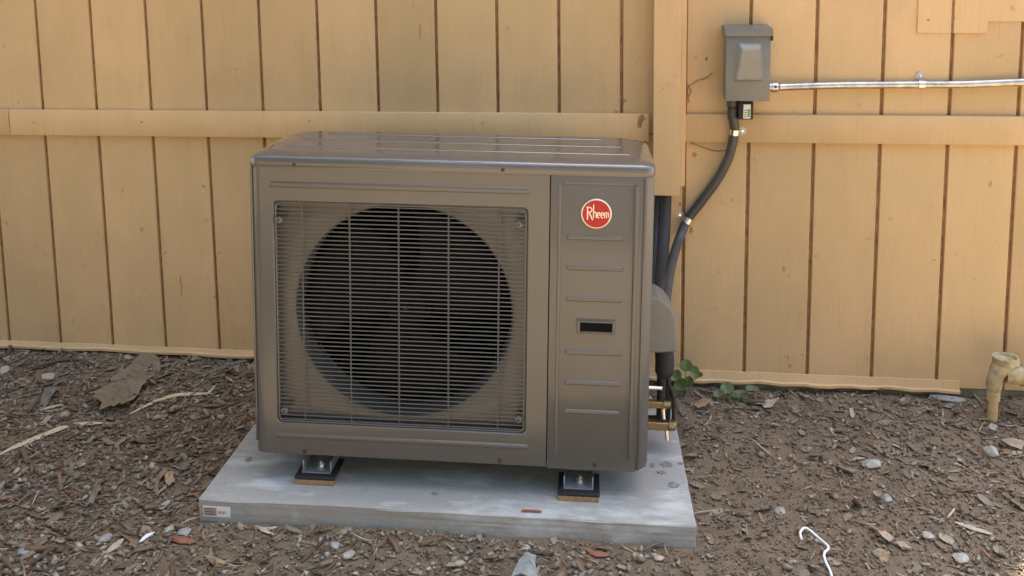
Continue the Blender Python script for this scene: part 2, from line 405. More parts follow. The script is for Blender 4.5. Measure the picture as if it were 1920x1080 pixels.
    for sgn in (0, 1):
        y0, y1 = (-ov, ry) if not sgn else (6.1+ov, ry)
        m = MB(); a, b = HX0-.35, HX1+.10
        m.faces([(a, y0, HZ), (b, y0, HZ), (b, y1, rz), (a, y1, rz), (a, y0, HZ+.16), (b, y0, HZ+.16), (b, y1, rz+.16), (a, y1, rz+.16)],
                [(0, 1, 2, 3), (4, 7, 6, 5), (0, 4, 5, 1), (1, 5, 6, 2), (2, 6, 7, 3), (3, 7, 4, 0)])
        m.build('roof', 'roof', house)
    m = MB(); m.box(HX0-.35, HX1+.10, -ov-.02, -ov-.002, HZ-.03, HZ+.15, .002, 1); m.build('fascia', 'trim', house)
    m = MB(); m.box(HX0-.3, HX1+.08, -ov, .0, HZ-.022, HZ-.006); m.build('soffit', 'trim', house)
    for x in (HX0-.002, HX1+.002):
        m = MB(); m.faces([(x, .05, HZ), (x, 6.05, HZ), (x, 3.05, rz-.03), (x+.03, .05, HZ), (x+.03, 6.05, HZ), (x+.03, 3.05, rz-.03)],
                          [(0, 1, 2), (5, 4, 3), (0, 3, 4, 1), (1, 4, 5, 2), (2, 5, 3, 0)])
        m.build('gable', 'siding', house)
build_house()

# ------------------------------------------------------------------ concrete pad
def build_pad():
    b = bmesh.new(); bmesh.ops.create_cube(b, size=1)
    for v in b.verts: v.co = Vector((v.co.x*1.284, .2294+v.co.y*.641, .0232+v.co.z*.0664))
    bmesh.ops.subdivide_edges(b, edges=b.edges[:], cuts=14, use_grid_fill=True)
    rng = random.Random(2)
    es = [e for e in b.edges if len(e.link_faces) == 2 and e.calc_face_angle() > 1]
    bmesh.ops.bevel(b, geom=es, offset=.006, segments=2, profile=.5, affect='EDGES', clamp_overlap=True)
    for v in b.verts:
        if v.co.z > .02 and v.co.z < .055: v.co += Vector((rng.gauss(0, .0007), rng.gauss(0, .0009), rng.gauss(0, .0009)))
    m = MB(); m.take(b); pad = m.build('concrete_pad', 'concrete')
    pad.matrix_world = UNIT; tag(pad, 'light grey concrete pad under the outdoor unit', 'pad')
    # sticker on the front edge
    yf = -.0921; a = on_unit(381, 950, yf); c = on_unit(432, 970, yf)
    m = MB(); m.box(a.x, c.x, yf-.0012, yf+.003, c.z, a.z+.002); st = m.build('sticker', 'white', pad, smooth=False)
    w = c.x-a.x; h = a.z-c.z
    m = MB(); m.box(a.x+.002, a.x+w*.5, yf-.0016, yf-.0011, c.z+.003, a.z); m.build('colour_band', 'peach', st, smooth=False)
    m = MB()
    for i in range(3): m.box(a.x+.005, a.x+w*(.44-.05*i), yf-.0020, yf-.0015, c.z+.006+i*h*.27, c.z+.0075+i*h*.27)
    for i in range(5): m.box(a.x+w*.56+i*.0045, a.x+w*.56+i*.0045+.0018, yf-.0016, yf-.0011, c.z+h*.35, c.z+h*.65)
    m.build('print', 'ink', st, smooth=False)
    # mortar smears on the slab
    for px, py, w, d in ((1250, 871, .034, .020), (1223, 873, .014, .016), (1240, 886, .024, .012), (1263, 909, .026, .022), (1276, 869, .014, .008), (466, 862, .016, .02), (815, 926, .018, .01)):
        p = on_slab(px, py, .0570); m = MB(); rr = random.Random(px); n = 14
        vs = [(p.x+math.cos(6.283*i/n)*w/2*rr.uniform(.8, 1.25), p.y+math.sin(6.283*i/n)*d*.7*rr.uniform(.75, 1.25), .0568) for i in range(n)]
        m.faces(vs+[(x, y, .0578) for x, y, z in vs], [tuple(range(n, 2*n))]+[(i, (i+1) % n, n+(i+1) % n, n+i) for i in range(n)])
        m.build('mortar_smear', 'stain', pad)
    return pad
pad = build_pad()

# ------------------------------------------------------------------ outdoor unit
def build_unit():
    u = empty('heat_pump_unit', UNIT); tag(u, 'taupe metal outdoor air conditioning unit with round fan grille and red badge', 'outdoor unit')
    W, ZBm, ZT, DP, RC = .522, .1426, .9223, .386, .030
    seam = .2605; G0, G1, GB, GT = -.4600, .2068, .2262, .8350      # grille field
    fx, fz, fr = -.124, .535, .286
    # front panel: a frame round the grille field with a stepped inner lip
    def frame(m, x0, x1, z0, z1, hx0, hx1, hz0, hz1, lip=.012):
        def rr(a, b, c, d, r, n=5):
            o = []
            for (cx, cz, s) in ((b-r, c+r, -90), (b-r, d-r, 0), (a+r, d-r, 90), (a+r, c+r, 180)):
                for i in range(n+1): t = R(s+90*i/n); o.append((cx+r*math.cos(t), cz+r*math.sin(t)))
            return o
        out = rr(x0, x1, z0, z1, .0005); inn = rr(hx0, hx1, hz0, hz1, .014)
        inn2 = rr(hx0+.003, hx1-.003, hz0+.003, hz1-.003, .012); inn3 = rr(hx0+.004, hx1-.004, hz0+.004, hz1-.004, .012)
        L = [[m.bm.verts.new((x, y, z)) for x, z in ol] for ol, y in ((out, .010), (out, 0), (inn, 0), (inn2, .003), (inn3, .0300), (inn3, .0335))]
        for A, B in zip(L, L[1:]):
            for k in range(len(A)): m.bm.faces.new([A[k], A[(k+1) % len(A)], B[(k+1) % len(B)], B[k]])
    m = MB(); frame(m, -W+RC, seam-.0012, ZBm, ZT, G0, G1, GB, GT); fp = m.build('front_panel', 'unit', u, 30)
    # shroud plate behind the grille with the round fan opening
    m = MB(); n = 72; ring = []
    hx, hz = (G1-G0)/2-.004, (GT-GB)/2-.004; ccx, ccz = (G0+G1)/2, (GB+GT)/2
    def sq(t):
        c, s = math.cos(t), math.sin(t)
        k = min((ccx+hx-fx)/c if c > 1e-6 else (ccx-hx-fx)/c if c < -1e-6 else 9, (ccz+hz-fz)/s if s > 1e-6 else (ccz-hz-fz)/s if s < -1e-6 else 9)
        return fx+c*k, fz+s*k
    angs = sorted(set([2*math.pi*k/n for k in range(n)] + [math.atan2(ccz+b*hz-fz, ccx+a*hx-fx) % (2*math.pi) for a in (-1, 1) for b in (-1, 1)]))
    prof = [(None, .0345), (fr+.012, .0345), (fr+.004, .0385), (fr, .046), (fr-.002, .10), (fr-.001, .13)]
    L = []
    for rad, y in prof:
        L.append([m.bm.verts.new((*sq(t)[:1], y, sq(t)[1]) if rad is None else (fx+rad*math.cos(t), y, fz+rad*math.sin(t))) for t in angs])
    for A, B in zip(L, L[1:]):
        for k in range(len(A)): m.bm.faces.new([A[k], A[(k+1) % len(A)], B[(k+1) % len(B)], B[k]])
    m.build('fan_shroud', 'unit', u, 30)
    # dark chamber behind
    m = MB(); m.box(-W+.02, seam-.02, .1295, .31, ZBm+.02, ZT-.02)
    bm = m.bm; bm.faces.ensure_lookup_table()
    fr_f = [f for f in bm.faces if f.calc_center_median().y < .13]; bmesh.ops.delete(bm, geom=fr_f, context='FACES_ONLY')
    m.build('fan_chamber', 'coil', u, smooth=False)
    # fan: hub, three swept blades, motor
    fan = MB(); fan.tube([(fx, .070, fz), (fx, .073, fz), (fx, .09, fz), (fx, .125, fz)], [.030, .052, .060, .060], 28); f = fan.build('fan_hub', 'blade', u)
    for k in range(3):
        m = MB(); nr, na = 7, 9; vs = []
        for i in range(nr):
            r = .055+(.268-.055)*i/(nr-1); sw = .35*(i/(nr-1))**1.5
            for j in range(na):
                t = R(120*k+25)+sw+R(92)*(j/(na-1)-.5)*(1-.12*i/nr)
                vs.append((fx+r*math.cos(t), .10-.055*(j/(na-1)-.35)*(1-.25*i/nr), fz+r*math.sin(t)))
        m.faces(vs, [(i*na+j, i*na+j+1, (i+1)*na+j+1, (i+1)*na+j) for i in range(nr-1) for j in range(na-1)])
        bl = m.build('fan_blade', 'blade', f, 60); md = bl.modifiers.new('thick', 'SOLIDIFY'); md.thickness = .003
    m = MB(); m.tube([(fx, .13, fz), (fx, .27, fz)], .065, 24); m.build('motor', 'dark', f)
    m = MB(); m.tube([(fx, .062, fz), (fx, .070, fz)], [.006, .009], 10); m.build('hub_nut', 'dark', f)
    # grille: frame rim, horizontal wires, vertical wires
    m = MB(); x0, x1, z0, z1 = G0+.007, G1-.007, GB+.007, GT-.007; y = .0045
    pts = []
    for (cx, cz, s) in ((x1-.012, z0+.012, -90), (x1-.012, z1-.012, 0), (x0+.012, z1-.012, 90), (x0+.012, z0+.012, 180)):
        for i in range(5): t = R(s+22.5*i); pts.append((cx+.012*math.cos(t), y, cz+.012*math.sin(t)))
    m.tube(pts+[pts[0]], .0026, 8, False); gr = m.build('grille', 'wire', u)
    m = MB(); m.tube([(x0, 0, 0), (x1, 0, 0)], .00170, 6); w0 = m.build('wire', 'wire', gr)
    NW = 52; w0.location = (0, y-.0008, z0+(z1-z0)/NW*.5)
    for i in range(1, NW): clone(w0, gr, (0, y-.0008, z0+(z1-z0)/NW*(i+.5)))
    m = MB(); m.tube([(0, 0, z0), (0, 0, z1)], .0022, 8); v0 = m.build('wire', 'wire', gr)
    vx = [on_unit(p, 600).x for p in (568, 656, 747, 840, 934)]
    v0.location = (vx[0], y+.0026, 0)
    for x in vx[1:]: clone(v0, gr, (x, y+.0026, 0))
    # screws with washers in the grille corners
    m = MB(); m.tube([(0, -.006, 0), (0, -.004, 0), (0, -.0035, 0), (0, .012, 0)], [.0055, .0085, .0095, .0095], 14); s0 = m.build('grille_screw', 'unit', u)
    m = MB(); m.tube([(0, -.0072, 0), (0, -.0055, 0)], .0036, 10); h0 = m.build('screw_head', 'screw', s0)
    s0.location = (-.4429, 0, .7828)
    for x, z in ((.1821, .7894), (.1862, .2692), (-.437, .263)):
        c = clone(s0, u, (x, 0, z)); clone(h0, c)
    # service panel on the right
    m = MB(); m.box(seam+.0012, W-RC, 0, .010, ZBm-.004, ZT, .0016, 2, lambda e: max(v.co.y for v in e.verts) < .005)
    sp = m.build('service_panel', 'unit', u, 30)
    # wrap-round shell: left corner, left side, back, right side, right corner
    def plan(x0, x1, y0, y1, r, n=7):
        o = []
        for (cx, cy, s) in ((x0+r, y0+r, 270), (x0+r, y1-r, 180), (x1-r, y1-r, 90), (x1-r, y0+r, 0)):
            for i in range(n+1): t = R(s-90*i/n); o.append((cx+r*math.cos(t), cy+r*math.sin(t)))
        return o
    m = MB(); o = plan(-W, W, 0, DP, RC)[:-8]+[(W, RC+.004), (W-.0012, RC-.004), (W-RC+.006, .0022), (W-RC, 0)]; A = [m.bm.verts.new((x, y, ZBm)) for x, y in o]; B = [m.bm.verts.new((x, y, ZT)) for x, y in o]
    for k in range(len(o)-1): m.bm.faces.new([A[k], A[k+1], B[k+1], B[k]])
    sh = m.build('shell', 'unit', u, 28)
    # bottom pan, and inner floor
    m = MB(); o = plan(-W+.004, W-.004, .004, DP-.004, RC); n = len(o)
    m.faces([(x, y, ZBm+.001) for x, y in o]+[(x, y, ZBm+.012) for x, y in o], [tuple(range(n)), tuple(range(2*n-1, n-1, -1))]+[(k, (k+1) % n, n+(k+1) % n, n+k) for k in range(n)])
    m.build('base_pan', 'unit', u)
    # pressed ribs
    def rib(x0, x1, z0, z1, y=0, h=.0028, name='rib', par=u):
        m = MB(); r = min(x1-x0, z1-z0)*.49
        b = bmesh.new(); pts = []
        for (cx, cz, s) in ((x1-r, z0+r, -90), (x1-r, z1-r, 0), (x0+r, z1-r, 90), (x0+r, z0+r, 180)):
            for i in range(5): t = R(s+22.5*i); pts.append((cx, cz, math.cos(t), math.sin(t)))
        L = [[m.bm.verts.new((cx+r*q*c, y-hh, cz+r*q*s)) for cx, cz, c, s in pts] for q, hh in ((1, -.0005), (.86, h*.45), (.62, h*.9), (.3, h))]
        for A, B in zip(L, L[1:]):
            for k in range(len(A)): m.bm.faces.new([A[k], A[(k+1) % len(A)], B[(k+1) % len(B)], B[k]])
        m.bm.faces.new(L[-1]); b.free()
        return m.build(name, 'unit', par, 60)
    rib(-.468, .211, .868, .8855, par=fp); rib(-.463, .214, .186, .201, par=fp)
    for z in (.7608, .6815, .5995, .4575, .3760, .2975): rib(.303, .449, z-.0065, z+.0065, h=.0034, par=sp)
    rib(.2800, .2900, .170, .902, h=.0024, par=sp); rib(.4715, .4845, .170, .900, h=.0065, par=sp)
    rib(.2930, .4700, .897, .906, h=.0016, par=sp)
    # right corner: folded flange of the side panel
    m = MB(); m.box(.4965, .5035, -.0015, .010, ZBm+.004, ZT-.002, .0014, 2); m.build('corner_seam', 'unit', u)
    m = MB(); m.tube([(W-.0015, .030, ZBm+.01), (W-.0015, .030, ZT-.012)], .0032, 10); m.build('corner_bead', 'unit', u)
    m = MB(); m.tube([(-W+.004, .010, ZBm+.03), (-W+.004, .010, ZT-.004)], .0036, 8); m.build('corner_bead', 'unit', u)
    # handle; its recess is only a dark plate
    a, b2, c, d = .3325, .4335, .5085, .5480
    m = MB(); m.box(a, b2, -.0030, .004, c, d, .0022, 2); m.build('handle_frame', 'unit', sp)
    # four bars round a flat plate, the recess shade put in its colour
    m = MB(); m.box(a+.010, b2-.010, -.0036, -.0026, c+.008, d-.008); m.build('handle_shade_plate', 'blade', sp, smooth=False)
    m = MB()
    m.box(a+.004, b2-.004, -.0075, -.002, d-.0085, d-.003, .002, 2); m.box(a+.004, b2-.004, -.0065, -.002, c+.003, c+.0075, .002, 2)
    m.box(a+.003, a+.0095, -.007, -.002, c+.0032, d-.0032, .002, 2); m.box(b2-.0095, b2-.003, -.007, -.002, c+.0032, d-.0032, .002, 2)
    m.build('handle_rim', 'unit', sp)
    # lid
    m = MB()
    def lid_ring(i, z, ch):
        x0, x1, y0, y1 = -W-.0028+i, W+.0028-i, -.0028+i, .398-i
        r = max(.030-i*.4, .012); o = []
        for (cx, cy, s, rr) in ((x0+r, y0+r, 270, r), (x0+ch, y1-ch, 180, ch), (x1-ch, y1-ch, 90, ch), (x1-r, y0+r, 0, r)):
            for k in range(7): t = R(s-15*k); o.append((cx+rr*math.cos(t), cy+rr*math.sin(t), z))
        return o
    rings = [lid_ring(i, z, .065) for i, z in ((.002, ZT-.003), (0, ZT+.001), (0, ZT+.0195), (.003, ZT+.0240), (.010, ZT+.0290), (.024, ZT+.034), (.042, ZT+.0375), (.055, ZT+.038), (.06, ZT+.038))]
    L = [[m.bm.verts.new(p) for p in rg] for rg in rings]
    for A, B in zip(L, L[1:]):
        for k in range(len(A)): m.bm.faces.new([A[k], A[(k+1) % len(A)], B[(k+1) % len(B)], B[k]])
    m.bm.faces.new(L[-1]); m.bm.faces.new(L[0][::-1])
    lid = m.build('lid', 'lid', u, 50)
    def lrib(x0, x1, y0, y1, h=.0034):
        m = MB(); r = (y1-y0)/2*.98; pts = []
        for (cx, cy, s) in ((x1-r, y0+r, -90), (x1-r, y1-r, 0), (x0+r, y1-r, 90), (x0+r, y0+r, 180)):
            for i in range(5): t = R(s+22.5*i); pts.append((cx, cy, math.cos(t), math.sin(t)))
        L = [[m.bm.verts.new((cx+r*q*c, cy+r*q*s, ZT+.038+hh)) for cx, cy, c, s in pts] for q, hh in ((1, -.0008), (.8, h*.5), (.5, h*.92), (.2, h))]
        for A, B in zip(L, L[1:]):
            for k in range(len(A)): m.bm.faces.new([A[k], A[(k+1) % len(A)], B[(k+1) % len(B)], B[k]])
        m.bm.faces.new(L[-1]); m.build('lid_rib', 'lid', lid, 60)
    lrib(-.40, .40, .300, .322); lrib(-.44, .45, .190, .214); lrib(-.46, .47, .080, .104)
    # small screws along the seam and the lower edge
    m = MB(); m.tube([(0, -.0035, 0), (0, -.0022, 0), (0, .004, 0)], [.0030, .0048, .0052], 12); sc = m.build('screw', 'screw', u)
    sc.location = (on_unit(552, 316).x, -.0022, ZT+.008)
    p = on_unit(943, 322); clone(sc, u, (p.x, -.0022, ZT+.008))
    for px, py in ((571, 846), (937, 863), (1115, 872)):
        p = on_unit(px, py); clone(sc, u, (p.x, -.0008, p.z))
    # badge
    bx, bz = .3775, .8244
    m = MB(); m.tube([(bx, .001, bz), (bx, -.0045, bz), (bx, -.0055, bz)], [.0385, .0385, .0370], 40); bd = m.build('badge', 'silver', u, 30)
    m = MB(); m.tube([(bx, -.005, bz), (bx, -.0062, bz)], [.0352, .0352], 40); m.build('badge_face', 'red', bd, 30)
    def ribbon(m, pts, w):
        pts = [Vector((p[0], 0, p[1])) for p in pts]; A = []; B = []; Fr = []
        for i, p in enumerate(pts):
            t = (pts[min(i+1, len(pts)-1)]-pts[max(i-1, 0)]).normalized(); nn = Vector((-t.z, 0, t.x))*w/2
            A.append((p+nn)); B.append((p-nn))
        for i in range(len(pts)-1):
            q = [A[i], A[i+1], B[i+1], B[i]]
            m.faces([(v.x+bx, -.0070, v.z+bz) for v in q]+[(v.x+bx, -.0060, v.z+bz) for v in q], [(0, 1, 2, 3), (0, 4, 5, 1), (2, 6, 7, 3), (1, 5, 6, 2), (3, 7, 4, 0)])
    m = MB(); k = .001
    def arc(cx, cz, rx, rz, a0, a1, n=9): return [(cx+rx*math.cos(R(a0+(a1-a0)*i/n)), cz+rz*math.sin(R(a0+(a1-a0)*i/n))) for i in range(n+1)]
    def sc_(pts): return [(x*k, z*k) for x, z in pts]
    ribbon(m, sc_([(-22, -15), (-22, 17)]), .0028)                                         # R stem
    ribbon(m, sc_([(-25, 17)]+arc(-19, 10.5, 8, 6.5, 90, -90)+[(-21, 4)]), .0026)            # R bowl
    ribbon(m, sc_([(-19, 4), (-14, -5), (-9, -16)]), .0028)                                 # R leg
    ribbon(m, sc_([(-7, -10), (-7, 24)]), .0026); ribbon(m, sc_(arc(-3.6, 1, 3.4, 3.6, 180, 0)+[(-.2, -10)]), .0026)   # h
    for cx in (6, 15):                                                                        # e e
        ribbon(m, sc_([(cx-3.3, -2.5), (cx+3.3, -2.5)]), .0020); ribbon(m, sc_(arc(cx, -2.8, 3.4, 7, 0, 300, 14)), .0024)
    ribbon(m, sc_([(21, -10), (21, 4)]), .0024); ribbon(m, sc_(arc(23.4, 1.0, 2.4, 3.2, 180, 0)+[(25.8, -10)]), .0022)
    ribbon(m, sc_(arc(28.2, 1.0, 2.4, 3.2, 180, 0)+[(30.6, -8)]), .0022)                      # m
    m.build('badge_lettering', 'silver', bd, smooth=False, recalc=True)
    # feet: bracket, bolt, black rubber, brown pad
    for pxl, pxr, py in ((553, 628, 907), (1046, 1122, 938)):
        a, b = on_slab(pxl, py), on_slab(pxr, py); xc = (a.x+b.x)/2; hw = (b.x-a.x)/2; y0 = a.y-.003
        m = MB(); m.box(xc-hw, xc+hw, y0, y0+.105, .0566, .0700, .0012, 1); ft = m.build('foot', 'cork', u)
        m = MB(); m.box(xc-hw-.001, xc+hw+.003, y0+.001, y0+.106, .0703, .0790, .0015, 1); m.build('rubber_layer', 'rubber', ft)
        m = MB(); t = .0035; zz = .0795
        prof = [(y0+.020, zz), (y0+.110, zz), (y0+.125, ZBm+.003), (y0+.125+t, ZBm+.003), (y0+.112+t, zz+t), (y0+.020, zz+t)]
        w = hw*.74
        b_ = bmesh.new(); A = [b_.verts.new((xc-w, y, z)) for y, z in prof]; B = [b_.verts.new((xc+w, y, z)) for y, z in prof]
        b_.faces.new(A); b_.faces.new(B[::-1])
        for k in range(6): b_.faces.new([A[k], B[k], B[(k+1) % 6], A[(k+1) % 6]])
        m.take(b_); m.box(xc-w, xc-w+t, y0+.03, y0+.115, zz+t, zz+.030, 0); m.box(xc+w-t, xc+w, y0+.03, y0+.115, zz+t, zz+.030, 0)
        m.build('bracket', 'galv', ft, 25)
        m = MB(); m.tube([(xc+.004, y0+.055, zz+t), (xc+.004, y0+.055, zz+t+.0025)], .014, 18); m.tube([(xc+.004, y0+.055, zz+t+.0025), (xc+.004, y0+.055, zz+t+.010)], .0085, 6)
        m.tube([(xc+.004, y0+.055, zz+t+.010), (xc+.004, y0+.055, zz+t+.016)], .0045, 10)
        m.build('bolt', 'bright', ft, 25)
    # rear feet (in shadow under the body)
    for x in (-.36, .345):
        m = MB(); m.box(x-.04, x+.04, .31, .40, .0566, ZBm+.002, .002, 1); m.build('rear_foot', 'rubber', u)
    # cover over the valves on the right side
    yv = .27
    pr = [on_unit(*q, yv) for q in ((1231, 548), (1246, 558), (1257, 570), (1263, 583), (1265, 598), (1266, 636), (1265, 646), (1231, 648))]
    m = MB(); o = [(W-.004, pr[0].z+.008)]+[(q.x, q.z) for q in pr]+[(W-.004, pr[-1].z)]
    m.prism(o, yv-.055, yv+.07, .005); m.build('valve_cover', 'boxgrey', u, smooth=False)
    # brass service valves
    def P(px, py, y=yv): return on_unit(px, py, y)
    for cy, L, k in ((757, 1257, .75), (796, 1267, .95)):
        a = P(1222, cy); b = P(L, cy); v = MB()
        v.tube([(W-.003, yv, a.z), (b.x-.016, yv, a.z)], .0105*k, 12); v.tube([(b.x-.019, yv, a.z), (b.x-.004, yv, a.z)], .0165*k, 6)
        v.tube([(b.x-.004, yv, a.z), (b.x, yv, a.z)], .0125*k, 12)
        v.box(W+.006, b.x-.022, yv-.014*k, yv+.014*k, a.z-.012*k, a.z+.013*k, .002, 1); v.tube([(W+.003, yv, a.z), (W+.010, yv, a.z)], .0165*k, 6)
        vv = v.build('service_valve', 'brass', u, 30)
        q = P(1243 if cy == 757 else 1250, cy)
        v = MB(); v.tube([(q.x, yv, a.z-.006), (q.x+.001, yv-.004, a.z-.022), (q.x+.003, yv-.010, a.z-.040)], [.0062, .0062, .0055], 12); v.build('valve_stem', 'bright', vv, 30)
        v = MB(); v.tube([(q.x, yv, a.z-.004), (q.x+.0008, yv-.003, a.z-.014)], .009, 6); v.build('stem_nut', 'brass', vv, 25)
    a = P(1222, 724); b = P(1241, 724); v = MB(); v.tube([(W-.003, yv-.01, a.z), (b.x, yv-.01, a.z)], .0062, 12); v.build('pressure_port', 'bright', u, 30)
    v = MB(); v.tube(smooth_path([P(1250, 690, yv+.03), P(1253, 715, yv+.028), P(1262, 745, yv+.022), P(1262, 790, yv+.016), P(1256, 800, yv+.012)], 6), .0055, 8); v.build('cable', 'dark', u)
    v = MB(); v.tube([(W-.002, yv+.02, P(0, 735).z), (P(1247, 735).x, yv+.02, P(0, 735).z+.005), (P(1250, 700).x, yv+.02, P(0, 700).z)], .010, 10); v.build('cable_gland', 'dark', u)
    for dx, dy, r in ((1240, .022, .013), (1252, .034, .010)):
        v = MB(); v.tube(smooth_path([P(dx, 690, yv+dy), P(dx, 730, yv+dy), P(dx-1, 770, yv+dy), P(dx-2, 800, yv+dy)], 4), r, 12); v.build('pipe_sleeve', 'foam', u)
    # foam-wrapped pipe stub under the cover
    v = MB(); v.tube(smooth_path([P(1243, 640, yv+.005), P(1246, 665, yv), P(1246, 690, yv), P(1243, 708, yv)], 5), [.027]*11+[.027, .026, .024, .020, .012], 16); v.build('foam_stub', 'foam', u)
    return u
unit = build_unit()

# ------------------------------------------------------------------ electrical box, conduits and pipes on the wall
def build_box():
    D = .105; a = on_wall(1362, 70, -D); b = on_wall(1443, 190, -D)
    x0, x1, z0, z1 = a.x, b.x, b.z, on_wall(1400, 52, -D).z
    o = empty('disconnect_box', Matrix.Translation(((x0+x1)/2, 0, z0))); tag(o, 'grey metal electrical disconnect box on the tan wall', 'electrical box')
    cx, h, w = (x0+x1)/2, z1-z0, (x1-x0)/2
    def L(px, py): p = on_wall(px, py, -D-.006); return p.x-cx, p.z-z0
    m = MB(); m.box(-w+.003, w-.003, -D+.006, -.0005, .002, h-.004, .002, 2); m.build('enclosure', 'boxgrey', o)
    m = MB(); m.box(-w, w, -D, -D+.0055, 0, h-.026, .0016, 2); m.box(-w, -w+.002, -D+.0056, -D+.05, .001, h-.027); m.box(w-.002, w, -D+.0056, -D+.05, .001, h-.027)
    cv = m.build('cover', 'boxgrey', o)
    # hood across the top
    m = MB(); b_ = bmesh.new(); pr = [(-.0005, h+.004), (-D+.012, h), (-D-.010, h-.006), (-D-.010, h-.026), (-D-.006, h-.026), (-.0005, h-.026)]
    A = [b_.verts.new((-w-.004, y, z)) for y, z in pr]; B = [b_.verts.new((w+.005, y, z)) for y, z in pr]
    b_.faces.new(A); b_.faces.new(B[::-1])
    for k in range(6): b_.faces.new([A[k], B[k], B[(k+1) % 6], A[(k+1) % 6]])
    bmesh.ops.recalc_face_normals(b_, faces=b_.faces); bmesh.ops.bevel(b_, geom=b_.edges[:], offset=.0018, segments=2, affect='EDGES', clamp_overlap=True)
    m.take(b_); m.build('hood', 'boxgrey', o)
    # raised trapezoid handle panel
    q = [L(1384, 78), L(1429, 78), L(1431, 153), L(1375, 153)]; t = [L(1390, 92), L(1424, 92), L(1427, 149), L(1381, 149)]
    m = MB(); vs = [(x, -D+.001, z) for x, z in q]+[(t[0][0], -D-.020, t[0][1]), (t[1][0], -D-.020, t[1][1]), (t[2][0], -D-.012, t[2][1]), (t[3][0], -D-.012, t[3][1])]
    b_ = bmesh.new(); k = [b_.verts.new(v) for v in vs]
    for f in ((4, 5, 6, 7), (0, 1, 5, 4), (1, 2, 6, 5), (2, 3, 7, 6), (3, 0, 4, 7)): b_.faces.new([k[i] for i in f])
    bmesh.ops.bevel(b_, geom=[e for e in b_.edges if len(e.link_faces) == 2], offset=.0025, segments=2, affect='EDGES', clamp_overlap=True)
    m.take(b_); m.build('raised_panel', 'boxpanel', cv, 30)
    m = MB(); m.box(w+.0004, w+.006, -D-.004, -D+.016, h-.040, h-.012, .001, 1); m.build('hasp', 'dark', o)
    return z0, z1, x0, x1, D
bz0, bz1, bx0, bx1, BD = build_box()

def build_module():
    y = -.062; a, b = on_wall(1384, 192, y), on_wall(1411, 223, y)
    o = empty('surge_module', Matrix.Translation(((a.x+b.x)/2, y, b.z))); tag(o, 'small black module with white label under the grey electrical box', 'module')
    w = (b.x-a.x)/2; h = bz0-b.z
    m = MB(); m.box(-w, w, -.016, .016, 0, h-.006, .003, 2); m.build('housing', 'dark', o)
    m = MB(); m.tube([(0, 0, h-.007), (0, 0, h+.004)], .010, 12); m.build('threaded_neck', 'dark', o)
    m = MB(); m.box(-w*.35, w*.62, -.0172, -.0155, .004, h-.014); s = m.build('label_sticker', 'white', o, smooth=False)
    m = MB(); m.box(w*.2, w*.56, -.0178, -.0170, .008, h*.55); m.build('green_band', 'green', s, smooth=False)
    m = MB()
    for i in range(4): m.box(-w*.25, w*.12, -.0178, -.0170, .008+i*.007, .0105+i*.007)
    m.build('print', 'ink', s, smooth=False)
build_module()

def strap_ear(name, parent, loc, rz):
    m = MB(); m.box(.0, .030, -.003, -.0008, -.010, .010, .0009, 1); o = m.build(name, 'bright', parent)
    o.location = loc; o.rotation_euler = (0, rz, 0)
    k = MB(); k.tube([(.019, -.0055, 0), (.019, -.0025, 0)], [.0035, .0052], 10); k.build('strap_screw', 'bright', o)
    return o

def build_flex():
    o = empty('flexible_conduit', Matrix.Translation((0, 0, 0))); tag(o, 'dark grey flexible conduit curving from the electrical box down to the unit', 'conduit')
    yb = -.050
    P = [on_wall(1374, 205, yb), on_wall(1375, 225, -.048), on_wall(1377, 247, -.038), on_wall(1368, 290, -.030), on_wall(1348, 332, -.024), on_wall(1318, 374, -.020), on_wall(1288, 414, -.020), on_wall(1272, 452, -.06), on_wall(1260, 492, -.17), on_wall(1253, 528, -.29)]
    end = UNIT @ Vector((on_unit(1247, 575, .30).x, .30, on_unit(1247, 575, .30).z)); P.append(end)
    path = smooth_path(P, 9)
    m = MB(); rs = [.0148 + (.0004 if i % 2 else 0) for i in range(len(path))]; m.tube(path, .0150, 16); m.build('conduit_tube', 'flex', o)
    p0 = on_wall(1374, 192, yb); p0.z = bz0
    m = MB(); m.tube([p0+Vector((0, 0, .002)), p0-Vector((0, 0, .004))], .021, 8); m.tube([p0-Vector((0, 0, .004)), p0-Vector((0, 0, .022))], .0185, 16)
    for i in range(6): m.tube([p0-Vector((0, 0, .024+i*.007)), p0-Vector((0, 0, .028+i*.007))], .0165, 16)
    m.build('connector', 'flex', o)
    for px, py, yy, rz, idx in ((1377, 247, -.038, 0, 2*9), (1288, 414, -.020, R(150), 6*9)):
        c = path[idx]; t = (path[idx+1]-path[idx-1]).normalized()
        m = MB(); m.tube([c-t*.009, c+t*.009], .0165, 18); st = m.build('strap', 'bright', o)
        side = Vector((1, 0, 0)) if rz == 0 else Vector((-math.cos(R(35)), 0, math.sin(R(35))))
        m = MB(); base = Vector((c.x, 0, c.z)); yy2 = -.019 if rz == 0 else -.0004
        a = c+side*.0150; e = base+side*.040
        perp = Vector((side.z, 0, -side.x))
        if rz == 0: perp = Vector((0, 0, 1))
        mid = c+side*.0265; mid.y = yy2
        m.tube([(mid.x, yy2-.0022, mid.z), (mid.x, yy2-.0004, mid.z)], .0125, 18); m.build('strap_ear', 'galv', st)
        m = MB(); m.tube([(mid.x, yy2-.0052, mid.z), (mid.x, yy2-.0020, mid.z)], [.0042, .0062], 10); m.build('strap_screw', 'bright', st)
build_flex()

